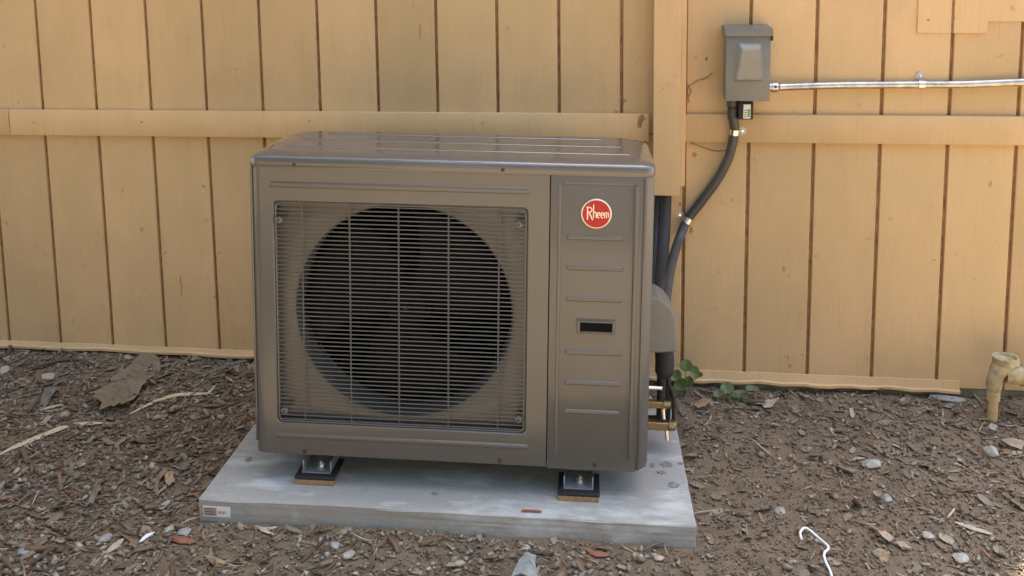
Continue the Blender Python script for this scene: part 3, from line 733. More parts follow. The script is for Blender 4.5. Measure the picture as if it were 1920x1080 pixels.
def build_emt():
    y = -.022; a = on_wall(1447, 163, y)
    o = empty('metal_conduit'); tag(o, 'shiny metal conduit running sideways along the wall from the electrical box', 'conduit')
    pts = [on_wall(px, py, y) for px, py in ((1460, 162.5), (1560, 160), (1640, 159.5), (1720, 159), (1800, 158.5), (1860, 156), (1920, 153.5), (2010, 151))]
    ys = [-.034, -.022, -.0165, -.0145, -.0165, -.019, -.020, -.020]
    for p, yy in zip(pts, ys): p.y = yy
    x_end = 1.5; pts.append(Vector((x_end, -.02, pts[-1].z-.004)))
    m = MB(); m.tube(smooth_path(pts, 6), .0118, 18); m.build('conduit_tube', 'emt', o)
    z = pts[0].z
    m = MB(); x = bx1-.002
    m.tube([(x, -.036, z), (x+.010, -.036, z)], .0195, 8); m.tube([(x+.010, -.036, z), (x+.018, -.036, z)], .0145, 16); m.tube([(x+.018, -.036, z), (x+.036, -.035, z)], .0165, 16)
    cn = m.build('connector', 'emt', o, 30)
    m = MB(); m.tube([(x+.027, -.052, z+.003), (x+.027, -.046, z+.002)], .0045, 8); m.build('set_screw', 'screw', cn)
    c = on_wall(1727, 158, -.015); c.y = -.0145; c.z = pts[3].z
    m = MB(); n = 14; vs = []
    for i in range(n+1):
        t = R(-70+250*i/n)
        for r in (.0126, .0142): 
            for xx in (-.009, .009): vs.append((c.x+xx, c.y-r*math.cos(t)*1.0, c.z-.0005+r*math.sin(t)))
    fs = []
    for i in range(n):
        k = 4*i
        fs += [(k+2, k+3, k+7, k+6), (k, k+4, k+5, k+1), (k, k+2, k+6, k+4), (k+1, k+5, k+7, k+3)]
    fs += [(0, 1, 3, 2), (4*n, 4*n+2, 4*n+3, 4*n+1)]
    m.faces(vs, fs); st = m.build('strap', 'bright', o, 50)
    m = MB(); m.tube([(c.x, -.0030, c.z+.026), (c.x, -.0006, c.z+.026)], .0135, 18); m.build('strap_ear', 'galv', st)
    m = MB(); m.tube([(c.x, -.0062, c.z+.026), (c.x, -.0028, c.z+.026)], [.004, .006], 10); m.build('strap_screw', 'bright', st)
build_emt()

def build_lineset():
    o = empty('insulated_pipe'); tag(o, 'thick black insulated pipe coming out under the wooden pipe cover behind the unit', 'pipe')
    e = UNIT @ on_unit(1238, 590, .31)
    P = [on_wall(1249, 300, -.024), on_wall(1248, 366, -.026), on_wall(1245, 440, -.075), on_wall(1241, 500, -.20), on_wall(1239, 540, -.33), e]
    m = MB(); m.tube(smooth_path(P, 8), .0195, 18); m.build('insulation', 'foam', o)
    P2 = [p + Vector((-.024, .004, 0)) for p in P]; m = MB(); m.tube(smooth_path(P2, 8), .011, 12); m.build('small_pipe', 'foam', o)
build_lineset()

def build_waterpipe():
    y = -.135; b = on_ground(1861, 797); b.y = -.13
    o = empty('water_pipe'); tag(o, 'old tan stand pipe with open elbow fitting standing by the wall', 'pipe')
    Q = lambda px, py, yy=b.y: on_wall(px, py, yy)
    t = Q(1862, 741); x = Q(1861, 770).x; g = gz(x, b.y)
    m = MB(); m.tube([(x, b.y, g-.06), (x, b.y, t.z)], .0148, 18); m.build('riser', 'pvc', o)
    zc = Q(1862, 742).z
    m = MB(); m.tube([(x, b.y, zc-.014), (x, b.y, zc-.013), (x, b.y, zc+.018), (x, b.y, zc+.019)], [.0165, .0195, .0195, .0170], 18); m.build('coupling', 'pvc', o)
    zt = Q(1862, 668).z; zm = (zt+zc)/2+.012
    r = .025
    # elbow body standing on the riser with an open mouth on top
    m = MB(); L = []; n = 20
    xt = x+.030
    for (cx, z, rr) in ((x, zc+.019, .0195), (x, zc+.030, .023), (x+.002, zm-.018, .0235), (x+.014, zm+.006, .030), (xt-.003, zt-.020, .034), (xt, zt-.018, .038), (xt, zt, .038), (xt, zt+.001, .031), (xt, zt-.009, .028), (xt, zt-.010, .004)):
        L.append([m.bm.verts.new((cx+rr*math.cos(2*math.pi*k/n), b.y+rr*math.sin(2*math.pi*k/n), z)) for k in range(n)])
    for A, B in zip(L, L[1:]):
        for k in range(n): m.bm.faces.new([A[k], A[(k+1) % n], B[(k+1) % n], B[k]])
    m.bm.faces.new(L[-1]); el = m.build('elbow', 'fitting', o, 45)
    # branch to the right and the next fitting
    zb = zm-.002
    m = MB(); m.tube([(xt, b.y, zb), (xt+.050, b.y-.003, zb-.003), (xt+.052, b.y-.003, zb-.003)], [.030, .030, .026], 18); m.tube([(xt+.046, b.y-.003, zb-.003), (xt+.062, b.y-.003, zb-.004)], .035, 8)
    m.build('branch', 'fitting', o, 35)
    m = MB(); m.tube([(xt+.060, b.y-.003, zb-.004), (xt+.150, b.y-.003, zb-.012)], .021, 16); m.build('nipple', 'pvc', o)
    m = MB(); x2 = xt+.104; L = []
    for z, rr in ((zb-.045, .022), (zb-.02, .028), (zb+.016, .029), (zb+.020, .034), (zb+.036, .034), (zb+.037, .026), (zb+.022, .024), (zb+.021, .003)):
        L.append([m.bm.verts.new((x2+rr*math.cos(2*math.pi*k/n), b.y-.003+rr*math.sin(2*math.pi*k/n), z)) for k in range(n)])
    for A, B in zip(L, L[1:]):
        for k in range(n): m.bm.faces.new([A[k], A[(k+1) % n], B[(k+1) % n], B[k]])
    m.bm.faces.new(L[-1]); m.bm.faces.new(L[0][::-1]); m.build('tee', 'fitting', o, 45)
    m = MB(); m.tube([(x2, b.y-.003, g-.06), (x2, b.y-.003, zb-.040)], .0148, 16); m.build('riser', 'pvc', o)
build_waterpipe()

# ------------------------------------------------------------------ unseen fence and trees, added to block blue sky and bounce warm light
M['fence'] = mottled('added_fence_wood', (.20, .145, .095), (.32, .235, .16), 6, .85, (4, 1, .5))
M['treeleaf'] = leaf_mat('tree_leaf', (.07, .095, .025), (.13, .15, .05))
M['trunk'] = mottled('tree_bark', (.10, .07, .05), (.20, .15, .11), 8, .9)
def build_light_screens():
    f = empty('added_fence', Matrix.Translation((0, -7.2, 0))); tag(f, 'unseen board fence added to bounce warm light at the tan house', 'fence')
    z0 = ground_z(0, -7)
    m = MB(); m.box(-.07, .07, 0, .02, z0, z0+1.85, .004, 1); b0 = m.build('board', 'fence', f); b0.location = (-10, 0, 0)
    for i in range(1, 133): clone(b0, f, (-10+i*.1485, .003*((i*7) % 3), .01*((i*5) % 4)))
    for z in (.35, 1.5):
        m = MB(); m.box(-10, 9.7, -.05, -.012, z0+z, z0+z+.09); m.build('fence_rail', 'fence', f)
    rng = np.random.default_rng(8); V, Q = [], []
    cl = [(rng.normal(0, 1, 3)*np.array([.95, .8, 1.1])+np.array([0, 0, 4.3]), rng.uniform(.55, .95)) for _ in range(26)]
    n = 0
    for c, r in cl:
        for _ in range(230):
            d = rng.normal(0, 1, 3); d /= np.linalg.norm(d); p = c+d*r*rng.uniform(.55, 1.05)
            a = rng.normal(0, 1, 3); a /= np.linalg.norm(a); b = np.cross(a, rng.normal(0, 1, 3)); b /= np.linalg.norm(b); s_ = rng.uniform(.07, .13)
            V += [p-a*s_, p+b*s_*.5, p+a*s_, p-b*s_*.5]; Q.append((n, n+1, n+2, n+3)); n += 4
    me = bpy.data.meshes.new('crown'); me.from_pydata([tuple(v) for v in V], [], Q); me.materials.append(M['treeleaf'])
    m = MB(); m.tube([(0, 0, -.2), (.03, 0, .8), (-.04, .05, 2.2), (.05, 0, 3.6), (0, .05, 5.0)], [.22, .17, .14, .10, .03], 10)
    for k in range(7):
        a = k*2.4; h = 2.0+k*.35; m.tube([(0, 0, h), (.5*math.cos(a), .5*math.sin(a), h+.6), (1.1*math.cos(a), 1.1*math.sin(a), h+1.3)], [.07, .05, .015], 7)
    tm = m.build('trunk', 'trunk'); state = []
    def plant(t):
        if not state: tm.parent = t; state.append(1)
        else: clone(tm, t)
        c = bpy.data.objects.new('crown', me); col.objects.link(c); c.parent = t
    for i, (x, y, sc) in enumerate(((-9.5, -9.6, 1.25), (-5.6, -9.2, 1.1), (-2.2, -9.8, 1.35), (1.6, -9.1, 1.15), (5.2, -9.7, 1.3), (9.4, -9.3, 1.2))):
        t = empty('tree', Matrix.Translation((x, y, ground_z(x, y))) @ Matrix.Rotation(i*1.3, 4, 'Z') @ Matrix.Scale(sc, 4))
        tag(t, 'unseen leafy tree added behind the fence to block blue sky', 'tree', 'added trees behind the fence')
        plant(t)
    t = empty('tree', Matrix.Translation((-2.5, -2.5, ground_z(-2.5, -2.5))) @ Matrix.Rotation(.6, 4, 'Z') @ Matrix.Scale(.88, 4)); plant(t)  # unseen tree, added to shade the left foreground
    tag(t, 'unseen leafy tree added to darken the left of the yard', 'tree')
build_light_screens()

# ------------------------------------------------------------------ weeds
def weed(name, label, px, py, leaves, mat, seed):
    b = on_ground(px, py); b.z = gz(b.x, b.y); rng = random.Random(seed)
    o = empty(name, Matrix.Translation(b)); tag(o, label, 'weed')
    for (lx, ly, w, h) in leaves:                # leaf centre pixel, width and height in pixels
        dy = rng.uniform(-.02, .02); p = on_wall(lx, ly, b.y+dy)
        q = (p-b)*.92; k = 1.72/1000*.85
        m = MB(); m.tube(smooth_path([(0, 0, -.005), (q.x*.3, q.y*.4, q.z*.6), (q.x, q.y+.004, q.z-.006)], 5), .0014, 6); st = m.build('stem', 'leaf', o)
        m = MB(); nr, na = 4, 14; vs = [(0, 0, 0)]
        tilt = rng.uniform(25, 60); rot = rng.uniform(-.5, .5)
        A = Matrix.Translation(q) @ Matrix.Rotation(rot, 4, 'Y') @ Matrix.Rotation(R(tilt), 4, 'X')
        for i in range(1, nr+1):
            for j in range(na):
                t = 2*math.pi*j/na; rr = i/nr*(1+.06*math.sin(3*t+seed)); notch = 1-.25*math.exp(-((t-math.pi*1.5)/.4)**2)
                vs.append((w*k/2*rr*math.cos(t)*notch, h*k/2*1.15*rr*math.sin(t)*notch, .006*rr*rr+.002*math.cos(2*t)))
        vs = [A @ Vector(v) for v in vs]
        fs = [(0, 1+j, 1+(j+1) % na) for j in range(na)]+[(1+i*na+j, 1+(i+1)*na+j, 1+(i+1)*na+(j+1) % na, 1+i*na+(j+1) % na) for i in range(nr-1) for j in range(na)]
        m.faces(vs, fs); m.build('leaf', mat, o)
weed('weed', 'small green weed with round leaves growing beside the unit', 1283, 742, [(1287, 683, 30, 30), (1276, 722, 30, 34), (1302, 690, 26, 16), (1268, 700, 22, 20), (1312, 702, 24, 14), (1292, 712, 22, 18)], 'leaf', 4)
weed('weed', 'low green weed at the foot of the wall behind the concrete pad', 1385, 752, [(1362, 727, 30, 26), (1388, 741, 36, 22), (1412, 728, 30, 16), (1375, 750, 28, 16), (1400, 750, 26, 14), (1345, 738, 24, 18)], 'paleleaf', 9)

# ------------------------------------------------------------------ single pieces lying on the soil
def scale_at(p): return (p-CAM).dot(Fw)/FPX
def stone(px, py, w, h, mat, label, name='stone', seed=None, flat=.5, group=None, rot=None):
    p = on_ground(px, py); k = scale_at(p); rng = random.Random(seed if seed is not None else px*7+py)
    b = bmesh.new(); bmesh.ops.create_icosphere(b, subdivisions=2, radius=1)
    a, c = rng.uniform(0, 6), rng.uniform(0, 6)
    cuts = [(Vector((rng.gauss(0, 1), rng.gauss(0, 1), rng.gauss(0, 1))).normalized(), rng.uniform(.6, .88)) for _ in range(9)]
    for v in b.verts:
        for nn, dd in cuts:
            e = v.co.dot(nn)-dd
            if e > 0: v.co -= nn*e
        v.co *= 1+.06*math.sin(v.co.x*5+a)+.05*math.sin(v.co.y*6+c)
    sx = w*k/2; sy = max(h*k/2/.62, sx*.35); sz = min(sx, sy)*flat
    m = MB(); m.take(b, Matrix.Diagonal((sx, sy, sz, 1)))
    o = m.build(name, mat, None, 24); o.location = (p.x, p.y, gz(p.x, p.y)+sz*.55)
    o.rotation_euler = (rng.uniform(-.2, .2), rng.uniform(-.2, .2), rng.uniform(-.3, .3) if rot is None else rot)
    return tag(o, label, 'stone', group)
def chip(pts, width, mat, label, name, cat, th=.35, lift=.006, group=None, taper=True):
    P = []
    for px, py in pts:
        p = on_ground(px, py); P.append(Vector((p.x, p.y, gz(p.x, p.y)+lift)))
    k = scale_at(P[0]); path = smooth_path(P, 6); n = len(path); c = sum(P, Vector())/len(P)
    rs = [width*k/2*(min(1, .25+3.0*min(i, n-1-i)/n) if taper else 1)*(1+.12*math.sin(i*1.3)) for i in range(n)]
    m = MB(); m.tube([q-c for q in path], rs, 8, True, th); o = m.build(name, mat, None, 50); o.location = c
    return tag(o, label, cat, group)
def slab(outline, mat, label, name, cat, th=.005, lift=.012, tilt=0, seed=1, group=None):
    P = [on_ground(*q) for q in outline]; rng = random.Random(seed)
    c = sum(P, Vector())/len(P); z0 = gz(c.x, c.y)
    pl = [Vector((q.x-c.x, q.y-c.y, 0)) for q in P]
    dense = []
    for i, q in enumerate(pl):
        r = pl[(i+1) % len(pl)]
        for t in (0, .33, .66): dense.append(q.lerp(r, t)*rng.uniform(.86, 1.12))
    n = len(dense); m = MB(); vs = []
    for s in (1, .6, .25): vs += [(q.x*s, q.y*s, lift+.009*math.sin(q.x*s*42+seed)+.008*math.cos(q.y*s*34)+.003*math.sin(q.x*s*160+q.y*90)) for q in dense]
    cen = (0, 0, lift+.008*math.sin(seed)+.006)
    top = [(x, y, z+th/2) for x, y, z in vs]+[(cen[0], cen[1], cen[2]+th/2)]; bot = [(x*.96, y*.96, z-th/2) for x, y, z in vs]+[(cen[0], cen[1], cen[2]-th/2)]
    N = len(top); fs = []
    for o_, fl in ((0, 0), (N, 1)):
        for i in range(2):
            for k in range(n):
                f = (o_+i*n+k, o_+i*n+(k+1) % n, o_+(i+1)*n+(k+1) % n, o_+(i+1)*n+k); fs.append(f)
        for k in range(n): fs.append((o_+2*n+k, o_+2*n+(k+1) % n, o_+3*n))
    for k in range(n): fs.append((k, (k+1) % n, N+(k+1) % n, N+k))
    m.faces(top+bot, fs); o = m.build(name, mat, None, 40); o.location = (c.x, c.y, z0+.002)
    return tag(o, label, cat, group)
def build_litter():
    slab([(172, 770), (180, 742), (205, 735), (222, 705), (250, 688), (270, 668), (290, 672), (306, 700), (285, 712), (268, 735), (240, 772), (215, 770), (192, 778)], 'bark', 'large torn slab of brown bark lying on the mulch by the wall', 'bark_slab', 'bark', .006, .014, seed=3)
    slab([(72, 765), (88, 735), (112, 712), (118, 722), (100, 750), (85, 768)], 'greyleaf', 'dark grey curled bark strip beside the large brown bark slab', 'bark_strip', 'bark', .004, .012, seed=5)
    chip([(-12, 862), (28, 841), (75, 820), (122, 801), (165, 795), (205, 793)], 15, 'straw', 'long pale dry stem lying across the mulch', 'dry_stem', 'stem', .4)
    chip([(243, 778), (290, 757), (330, 746), (365, 741), (398, 738)], 12, 'straw', 'shorter pale dry stem with a forked tip pointing at the concrete pad', 'dry_stem', 'stem', .4)
    chip([(386, 742), (396, 733), (404, 726)], 7, 'palewood', 'pale splinter at the tip of the shorter dry stem', 'wood_chip', 'wood chip', .4)
    chip([(22, 704), (70, 692), (118, 683), (160, 680)], 9, 'darkbark', 'thin dark twig under the left part of the wall', 'twig', 'twig', .8)
    chip([(365, 712), (410, 697), (455, 680), (474, 676)], 10, 'greyleaf', 'grey dead twig by the wall behind the outdoor unit', 'twig', 'twig', .8)
    chip([(75, 770), (98, 765), (120, 758)], 9, 'palewood', 'pale flat wood chip below the dark grey bark strip', 'wood_chip', 'wood chip', .4)
    stone(88, 711, 40, 18, 'palestone', 'pale flat stone near the twig under the wall', flat=.45)
    stone(8, 697, 26, 20, 'pinkleaf', 'pinkish stone near the end of the dark twig', flat=.5)
    stone(20, 676, 14, 12, 'palestone', 'small white stone close against the wall skirt', flat=.6)
    chip([(200, 1043), (216, 1030), (232, 1017)], 15, 'palewood', 'thick pale wood chip in front of the concrete pad', 'wood_chip', 'wood chip', .5)
    chip([(181, 1060), (195, 1052), (208, 1047)], 9, 'palewood', 'small pale chip touching the thick pale wood chip', 'wood_chip', 'wood chip', .5)
    chip([(262, 1024), (276, 1014), (290, 1006)], 9, 'cord', 'whitish stick lying near the reddish bark chunk', 'stick', 'stick', .6)
    chip([(318, 1014), (342, 1017), (368, 1018)], 17, 'redbark', 'reddish brown chunk of bark in front of the concrete pad', 'bark_chunk', 'bark', .6)
    stone(346, 1001, 28, 16, 'greystone', 'grey stone behind the reddish bark chunk', flat=.55)
    stone(319, 996, 18, 20, 'palestone', 'pale stone behind the reddish bark chunk', flat=.6)
    stone(50, 1036, 38, 15, 'bluestone', 'bluish grey flat stone on the mulch', flat=.4)
    stone(198, 1016, 22, 20, 'greystone', 'grey stone beside the thick pale wood chip', flat=.6)
    slab([(166, 958), (174, 938), (178, 916), (188, 914), (192, 938), (184, 952), (174, 962)], 'greyleaf', 'dark grey dead leaf standing out on the gravel', 'dead_leaf', 'leaf', .0015, .010, seed=7)
    slab([(309, 905), (312, 898), (326, 898), (328, 915), (318, 921), (310, 916)], 'tanleaf', 'tan square leaf scrap left of the concrete pad', 'dead_leaf', 'leaf', .0015, .008, seed=9)
    slab([(298, 956), (306, 946), (320, 943), (318, 952), (306, 959)], 'palestone', 'pale greenish leaf scrap left of the concrete pad corner', 'dead_leaf', 'leaf', .0015, .007, seed=11)
    chip([(132, 882), (145, 880), (158, 876)], 6, 'pinkleaf', 'slim pale pink chip on the dark mulch', 'wood_chip', 'wood chip', .4)
    chip([(480, 990), (500, 993), (520, 989)], 10, 'palewood', 'pale chip lying along the front of the concrete pad', 'wood_chip', 'wood chip', .4)
    chip([(488, 996), (502, 1001), (514, 1005)], 6, 'straw', 'thin pale splinter just in front of the concrete pad', 'wood_chip', 'wood chip', .4)
    chip([(385, 1045), (410, 1055), (440, 1062)], 9, 'tanleaf', 'tan splinter lying in front of the reddish bark chunk', 'wood_chip', 'wood chip', .4)
    slab([(962, 1090), (972, 1066), (992, 1046), (1005, 1050), (1004, 1070), (1008, 1092)], 'bluestone', 'pointed blue grey slate shard in front of the concrete pad', 'slate_shard', 'stone', .006, .010, seed=2)
    stone(988, 1028, 16, 12, 'palestone', 'small white stone between the slate shard and the concrete pad', flat=.6)
    stone(655, 1050, 26, 18, 'palestone', 'pale stone in the dirt in front of the concrete pad', flat=.5)
    stone(630, 1032, 24, 14, 'greystone', 'grey stone in the dirt close to the concrete pad front', flat=.5)
    stone(862, 1056, 20, 14, 'palewood', 'beige stone in front of the middle of the concrete pad', flat=.5)
    stone(1196, 1046, 24, 14, 'palewood', 'beige stone in front of the right foot of the unit', flat=.5)
    stone(1235, 1048, 20, 12, 'palewood', 'beige pebble near the front right corner of the concrete pad', flat=.5)
    chip([(1098, 1032), (1120, 1040), (1142, 1046)], 16, 'redbark', 'flat brown bark piece in front of the right end of the concrete pad', 'bark_chunk', 'bark', .4)
    stone(1633, 872, 38, 24, 'palestone', 'pale oval stone alone on the bare dirt to the right', flat=.4)
    stone(1858, 850, 34, 22, 'palestone', 'white stone in front of the old stand pipe', flat=.6)
    stone(1776, 749, 66, 19, 'bluestone', 'long flat grey stone under the end of the skirt board', flat=.35)
    stone(1660, 938, 26, 14, 'greystone', 'grey stone behind the pinkish dry leaves', flat=.45)
    stone(1740, 1010, 26, 14, 'palestone', 'pale pebble beside the long pale chip', flat=.5)
    stone(1800, 1052, 30, 20, 'palestone', 'pale stone near the long pale chip', flat=.5)
    slab([(1645, 1010), (1660, 1008), (1676, 1018), (1672, 1026), (1655, 1022)], 'pinkleaf', 'pinkish dry leaf on the bare dirt', 'dead_leaf', 'leaf', .0015, .008, seed=3)
    slab([(1676, 1022), (1692, 1022), (1706, 1034), (1694, 1036)], 'pinkleaf', 'smaller pinkish dry leaf beside the other pinkish leaf', 'dead_leaf', 'leaf', .0015, .008, seed=4)
    slab([(1640, 1035), (1650, 1032), (1668, 1050), (1662, 1058), (1648, 1050)], 'tanleaf', 'tan dry leaf below the pinkish leaves', 'dead_leaf', 'leaf', .0015, .008, seed=5)
    chip([(1790, 988), (1822, 997), (1860, 1008)], 13, 'palewood', 'long pale chip on the bare dirt in front of the stand pipe', 'wood_chip', 'wood chip', .4)
    slab([(1852, 812), (1862, 806), (1870, 812), (1866, 820), (1855, 820)], 'palestone', 'white scrap at the foot of the stand pipe', 'scrap', 'scrap', .004, .007, seed=8)
    slab([(1878, 826), (1900, 832), (1926, 846), (1915, 852), (1890, 842)], 'pinkleaf', 'broad dry leaf to the right of the stand pipe', 'dead_leaf', 'leaf', .0015, .010, seed=6)
    slab([(1425, 762), (1440, 752), (1462, 756), (1450, 768), (1432, 770)], 'palewood', 'pale dry leaf beside the low green weed', 'dead_leaf', 'leaf', .0015, .010, seed=12)
    slab([(1300, 766), (1318, 758), (1336, 762), (1330, 774), (1308, 776)], 'tanleaf', 'tan dry leaf between the weeds and the concrete pad', 'dead_leaf', 'leaf', .0015, .010, seed=13)
    stone(1462, 960, 24, 14, 'greystone', 'grey pebble on the bare dirt right of the concrete pad', flat=.45)
    # white cord
    P = [on_ground(px, py) for px, py in ((1503, 1020), (1500, 1010), (1508, 1001), (1520, 1004), (1536, 1018), (1548, 1032), (1553, 1043), (1545, 1053), (1547, 1064), (1556, 1078), (1563, 1094), (1590, 1130), (1650, 1160))]
    P = [Vector((p.x, p.y, gz(p.x, p.y)+.011+.004*math.sin(i*1.1))) for i, p in enumerate(P)]; c = P[5].copy()
    m = MB(); m.tube([q-c for q in smooth_path(P, 6)], .0032, 8); o = m.build('white_cord', 'cord'); o.location = c
    tag(o, 'crooked white cord lying on the bare dirt', 'cord')
    # twig on the slab
    a, b = UNIT @ on_slab(978, 957, .0605), UNIT @ on_slab(1016, 959, .0605); c = (a+b)/2
    m = MB(); m.tube(smooth_path([a-c, Vector((0, 0, .001)), b-c], 5), [.003]*10+[.0015], 7); o = m.build('twig', 'redbark'); o.location = c; tag(o, 'thin reddish twig lying on the concrete pad near its front edge', 'twig')
build_litter()

# ------------------------------------------------------------------ litter nobody could count: gravel, wood chips, leaf scraps
def scatter(name, label, cat, n, protos, sizes, palette, seed, weight, flat, tilt, sink):
    rng = np.random.default_rng(seed); ui = np.array(UI)
    pos = []
    while sum(len(p) for p in pos) < n:
        x = rng.uniform(-3.4, 2.6, n*3); y = -np.abs(rng.uniform(-.002, 1.75, n*3))
        lx = ui[0, 0]*x+ui[0, 1]*y+ui[0, 3]; ly = ui[1, 0]*x+ui[1, 1]*y+ui[1, 3]
        keep = ~((np.abs(lx) < .655) & (ly > -.102) & (ly < .56)) & (rng.random(n*3) < weight(x, y))
        pos.append(np.stack([x[keep], y[keep]], 1))
    pos = np.concatenate(pos)[:n]
    V, Fc, C = [], [], []; base = 0
    pal = np.array([c for c, w in palette]); pw = np.array([w for c, w in palette], float); pw /= pw.sum()
    pick = rng.choice(len(pal), n, p=pw)
    sz = np.exp(rng.normal(math.log(sizes[0]), sizes[1], n)).clip(sizes[0]*.4, sizes[2])
    for i in range(n):
        v, f = protos[rng.integers(len(protos))]
        s = sz[i]; a = rng.uniform(0, 6.283); t1, t2 = rng.normal(0, tilt, 2)
        v = v*s*np.array([1, rng.uniform(.7, 1.2), rng.uniform(.7, 1.3)*flat])
        ca, sa = np.cos(t1), np.sin(t1); v = np.stack([v[:, 0], ca*v[:, 1]-sa*v[:, 2], sa*v[:, 1]+ca*v[:, 2]], 1)
        ca, sa = np.cos(t2), np.sin(t2); v = np.stack([ca*v[:, 0]+sa*v[:, 2], v[:, 1], -sa*v[:, 0]+ca*v[:, 2]], 1)
        ca, sa = np.cos(a), np.sin(a); v = np.stack([ca*v[:, 0]-sa*v[:, 1], sa*v[:, 0]+ca*v[:, 1], v[:, 2]], 1)
        lift = -v[:, 2].min()*(1-sink)
        v = v+np.array([pos[i, 0], pos[i, 1], gz(pos[i, 0], pos[i, 1])+lift+rng.uniform(0, .003)])
        V.append(v); Fc.append(f+base); base += len(v)
        C.append(np.repeat((pal[pick[i]]*rng.uniform(.75, 1.25))[None], len(v), 0))
    V = np.concatenate(V); Fc = np.concatenate(Fc); C = np.concatenate(C)
    me = bpy.data.meshes.new(name)
    me.vertices.add(len(V)); me.vertices.foreach_set('co', V.astype(np.float32).ravel())
    me.loops.add(Fc.size); me.loops.foreach_set('vertex_index', Fc.astype(np.int32).ravel())
    me.polygons.add(len(Fc)); me.polygons.foreach_set('loop_start', (np.arange(len(Fc))*3).astype(np.int32)); me.polygons.foreach_set('loop_total', np.full(len(Fc), 3, np.int32))
    at = me.color_attributes.new('tint', 'FLOAT_COLOR', 'POINT'); at.data.foreach_set('color', np.concatenate([C, np.ones((len(C), 1))], 1).astype(np.float32).ravel())
    me.update(calc_edges=True); me.validate(); me.materials.append(M['pieces'])
    o = bpy.data.objects.new(name, me); col.objects.link(o); tag(o, label, cat, kind='stuff'); return o
def tri_mesh(b):
    bmesh.ops.triangulate(b, faces=b.faces); b.verts.index_update()
    v = np.array([x.co[:] for x in b.verts]); f = np.array([[q.index for q in p.verts] for p in b.faces]); b.free(); return v, f
def stone_protos(seed, k=10):
    out = []
    for i in range(k):
        rng = random.Random(seed+i); b = bmesh.new(); bmesh.ops.create_icosphere(b, subdivisions=1, radius=1)
        cuts = [(Vector((rng.gauss(0, 1), rng.gauss(0, 1), rng.gauss(0, 1))).normalized(), rng.uniform(.35, .75)) for _ in range(7)]
        sx, sy = rng.uniform(.8, 1.35), rng.uniform(.6, 1.1)
        for v in b.verts:
            for nn, dd in cuts:
                e = v.co.dot(nn)-dd
                if e > 0: v.co -= nn*e
            v.co = Vector((v.co.x*sx*1.2, v.co.y*sy*1.2, v.co.z))*rng.uniform(.9, 1.08)
        out.append(tri_mesh(b))
    return out
def chip_protos(seed, k=10, ratio=.35, th=.14):
    out = []
    for i in range(k):
        rng = random.Random(seed+i); vs = []; n = 4; bend = rng.uniform(-.25, .25); tw = rng.uniform(-.4, .4)
        for j in range(n):
            x = -1+2*j/(n-1); w = ratio*(1-.25*abs(x)**3)*rng.uniform(.6, 1.35)
            for sy, sz in ((-1, -1), (1, -1), (1, 1), (-1, 1)):
                y = sy*w*rng.uniform(.75, 1.2)+bend*x*x*.6; z = sz*th*rng.uniform(.5, 1.2)+bend*.5*(1-x*x)
                vs.append((x+rng.uniform(-.08, .08), y*math.cos(tw*x)-z*math.sin(tw*x), y*math.sin(tw*x)+z*math.cos(tw*x)))
        f = []
        for j in range(n-1):
            for q in range(4):
                a, b_, c, d = j*4+q, j*4+(q+1) % 4, j*4+4+(q+1) % 4, j*4+4+q; f += [(a, b_, c), (a, c, d)]
        f += [(0, 2, 1), (0, 3, 2), (n*4-4, n*4-3, n*4-2), (n*4-4, n*4-2, n*4-1)]
        out.append((np.array(vs), np.array(f)))
    return out
def leaf_protos(seed, k=8):
    out = []
    for i in range(k):
        rng = random.Random(seed+i); m = 10; curl = rng.uniform(.2, .7); vs = [(0, 0, 0)]
        asp = rng.uniform(.3, .6)
        for j in range(m):
            t = 6.283*j/m; r = rng.uniform(.75, 1.1); x = r*math.cos(t); y = asp*r*math.sin(t)
            vs.append((x, y, curl*y*y/asp+.18*x*x*rng.uniform(.4, 1.2)))
        out.append((np.array(vs), np.array([(0, 1+j, 1+(j+1) % m) for j in range(m)])))
    return out
def patchy(seed, k=3.0):
    g = np.random.default_rng(seed); A = [(g.uniform(0, 6.28), k*g.uniform(.5, 1.8), g.uniform(0, 6.28)) for _ in range(8)]
    def f(x, y): return sum(np.sin((x*np.cos(a)+y*np.sin(a))*q+p) for a, q, p in A)/4
    return f
p1, p2, p3 = patchy(1), patchy(2, 4), patchy(3)
near = lambda x, y: np.where(y < -1.25, .35, 1.0)
left = lambda x: np.clip((.2-x)/.8, 0, 1)
GREY = [((.29, .275, .215), 3), ((.36, .34, .27), 3), ((.44, .415, .335), 1.4), ((.23, .205, .155), 3), ((.32, .26, .175), 3), ((.26, .27, .225), 1.5), ((.54, .51, .42), .35)]
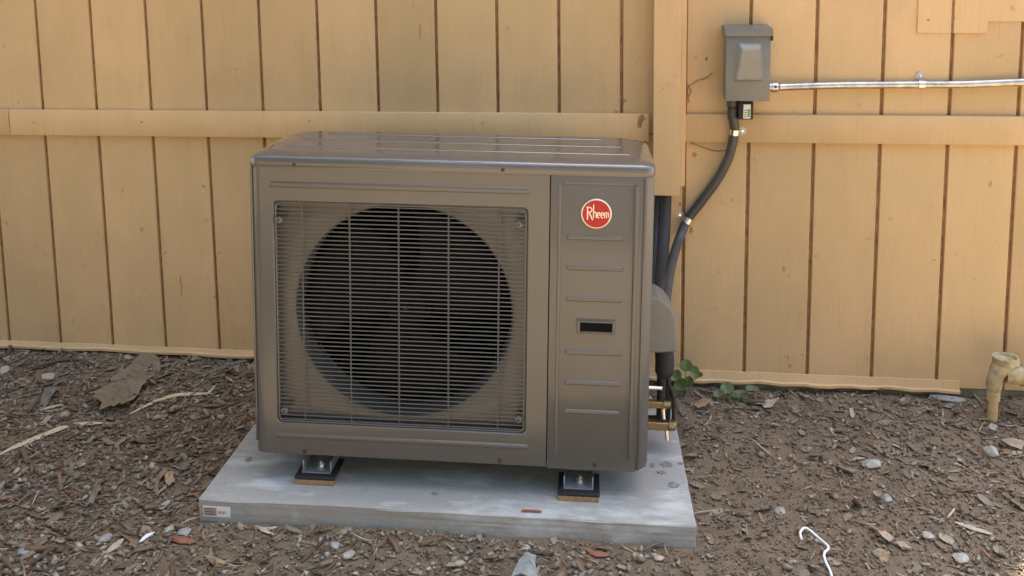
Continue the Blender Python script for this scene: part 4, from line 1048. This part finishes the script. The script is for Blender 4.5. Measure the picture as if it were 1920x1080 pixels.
WOOD = [((.18, .125, .075), 4), ((.235, .168, .102), 4), ((.29, .22, .14), 2), ((.14, .098, .064), 2), ((.37, .30, .20), 1), ((.25, .16, .10), 2), ((.24, .215, .155), 2)]
DRY = [((.28, .23, .15), 3), ((.37, .32, .23), 2), ((.22, .195, .135), 3), ((.44, .39, .29), .8), ((.25, .185, .115), 3)]
WOOD = [((r*.93, g*.86, b*.87), w) for (r, g, b), w in WOOD]; GREY = [((r*.98, g*.93, b*.93), w) for (r, g, b), w in GREY]; DRY = [((r, g*.95, b*.95), w) for (r, g, b), w in DRY]
scatter('gravel', 'grey gravel strewn over the brown soil', 'gravel', 11000, stone_protos(10), (.0062, .38, .016), GREY, 11, lambda x, y: near(x, y)*np.clip(.50+.35*p1(x, y), .1, 1)*np.where(x > .25, .5, 1), .62, .35, .45)
scatter('wood_chips', 'dark brown wood chip mulch lying over the soil', 'mulch', 9000, chip_protos(30, 14, .30, .075), (.0088, .55, .030), WOOD, 12, lambda x, y: near(x, y)*np.clip(.55+.35*p2(x, y), .1, 1)*(.10+.90*left(x))*np.where((y < -.86) & (x > -1.0), .35, 1), 1.0, .25, .2)
scatter('leaf_litter', 'dry leaf scraps scattered over the soil', 'leaf litter', 7500, leaf_protos(50), (.0105, .42, .030), DRY, 13, lambda x, y: near(x, y)*np.clip(.5+.4*p3(x, y), .08, 1)*np.where(y > -.35, 1, .6), 1.0, .22, .1)
scatter('soil_crumbs', 'crumbs of brown soil and fine grit on the ground', 'soil', 34000, stone_protos(70, 6), (.0036, .35, .009), [((.20, .148, .093), 3), ((.165, .12, .075), 3), ((.28, .22, .145), 2), ((.36, .31, .22), 1)], 14, near, .7, .4, .3)
scatter('dry_needles', 'thin dry needles and stem bits strewn over the soil', 'needles', 5200, chip_protos(90, 8, .055, .04), (.017, .4, .045), [((.40, .31, .20), 2), ((.26, .18, .12), 3), ((.50, .42, .30), 1), ((.16, .11, .08), 3)], 15, lambda x, y: near(x, y)*np.clip(.55+.3*p1(x, y), .2, 1), 1.0, .18, .0)
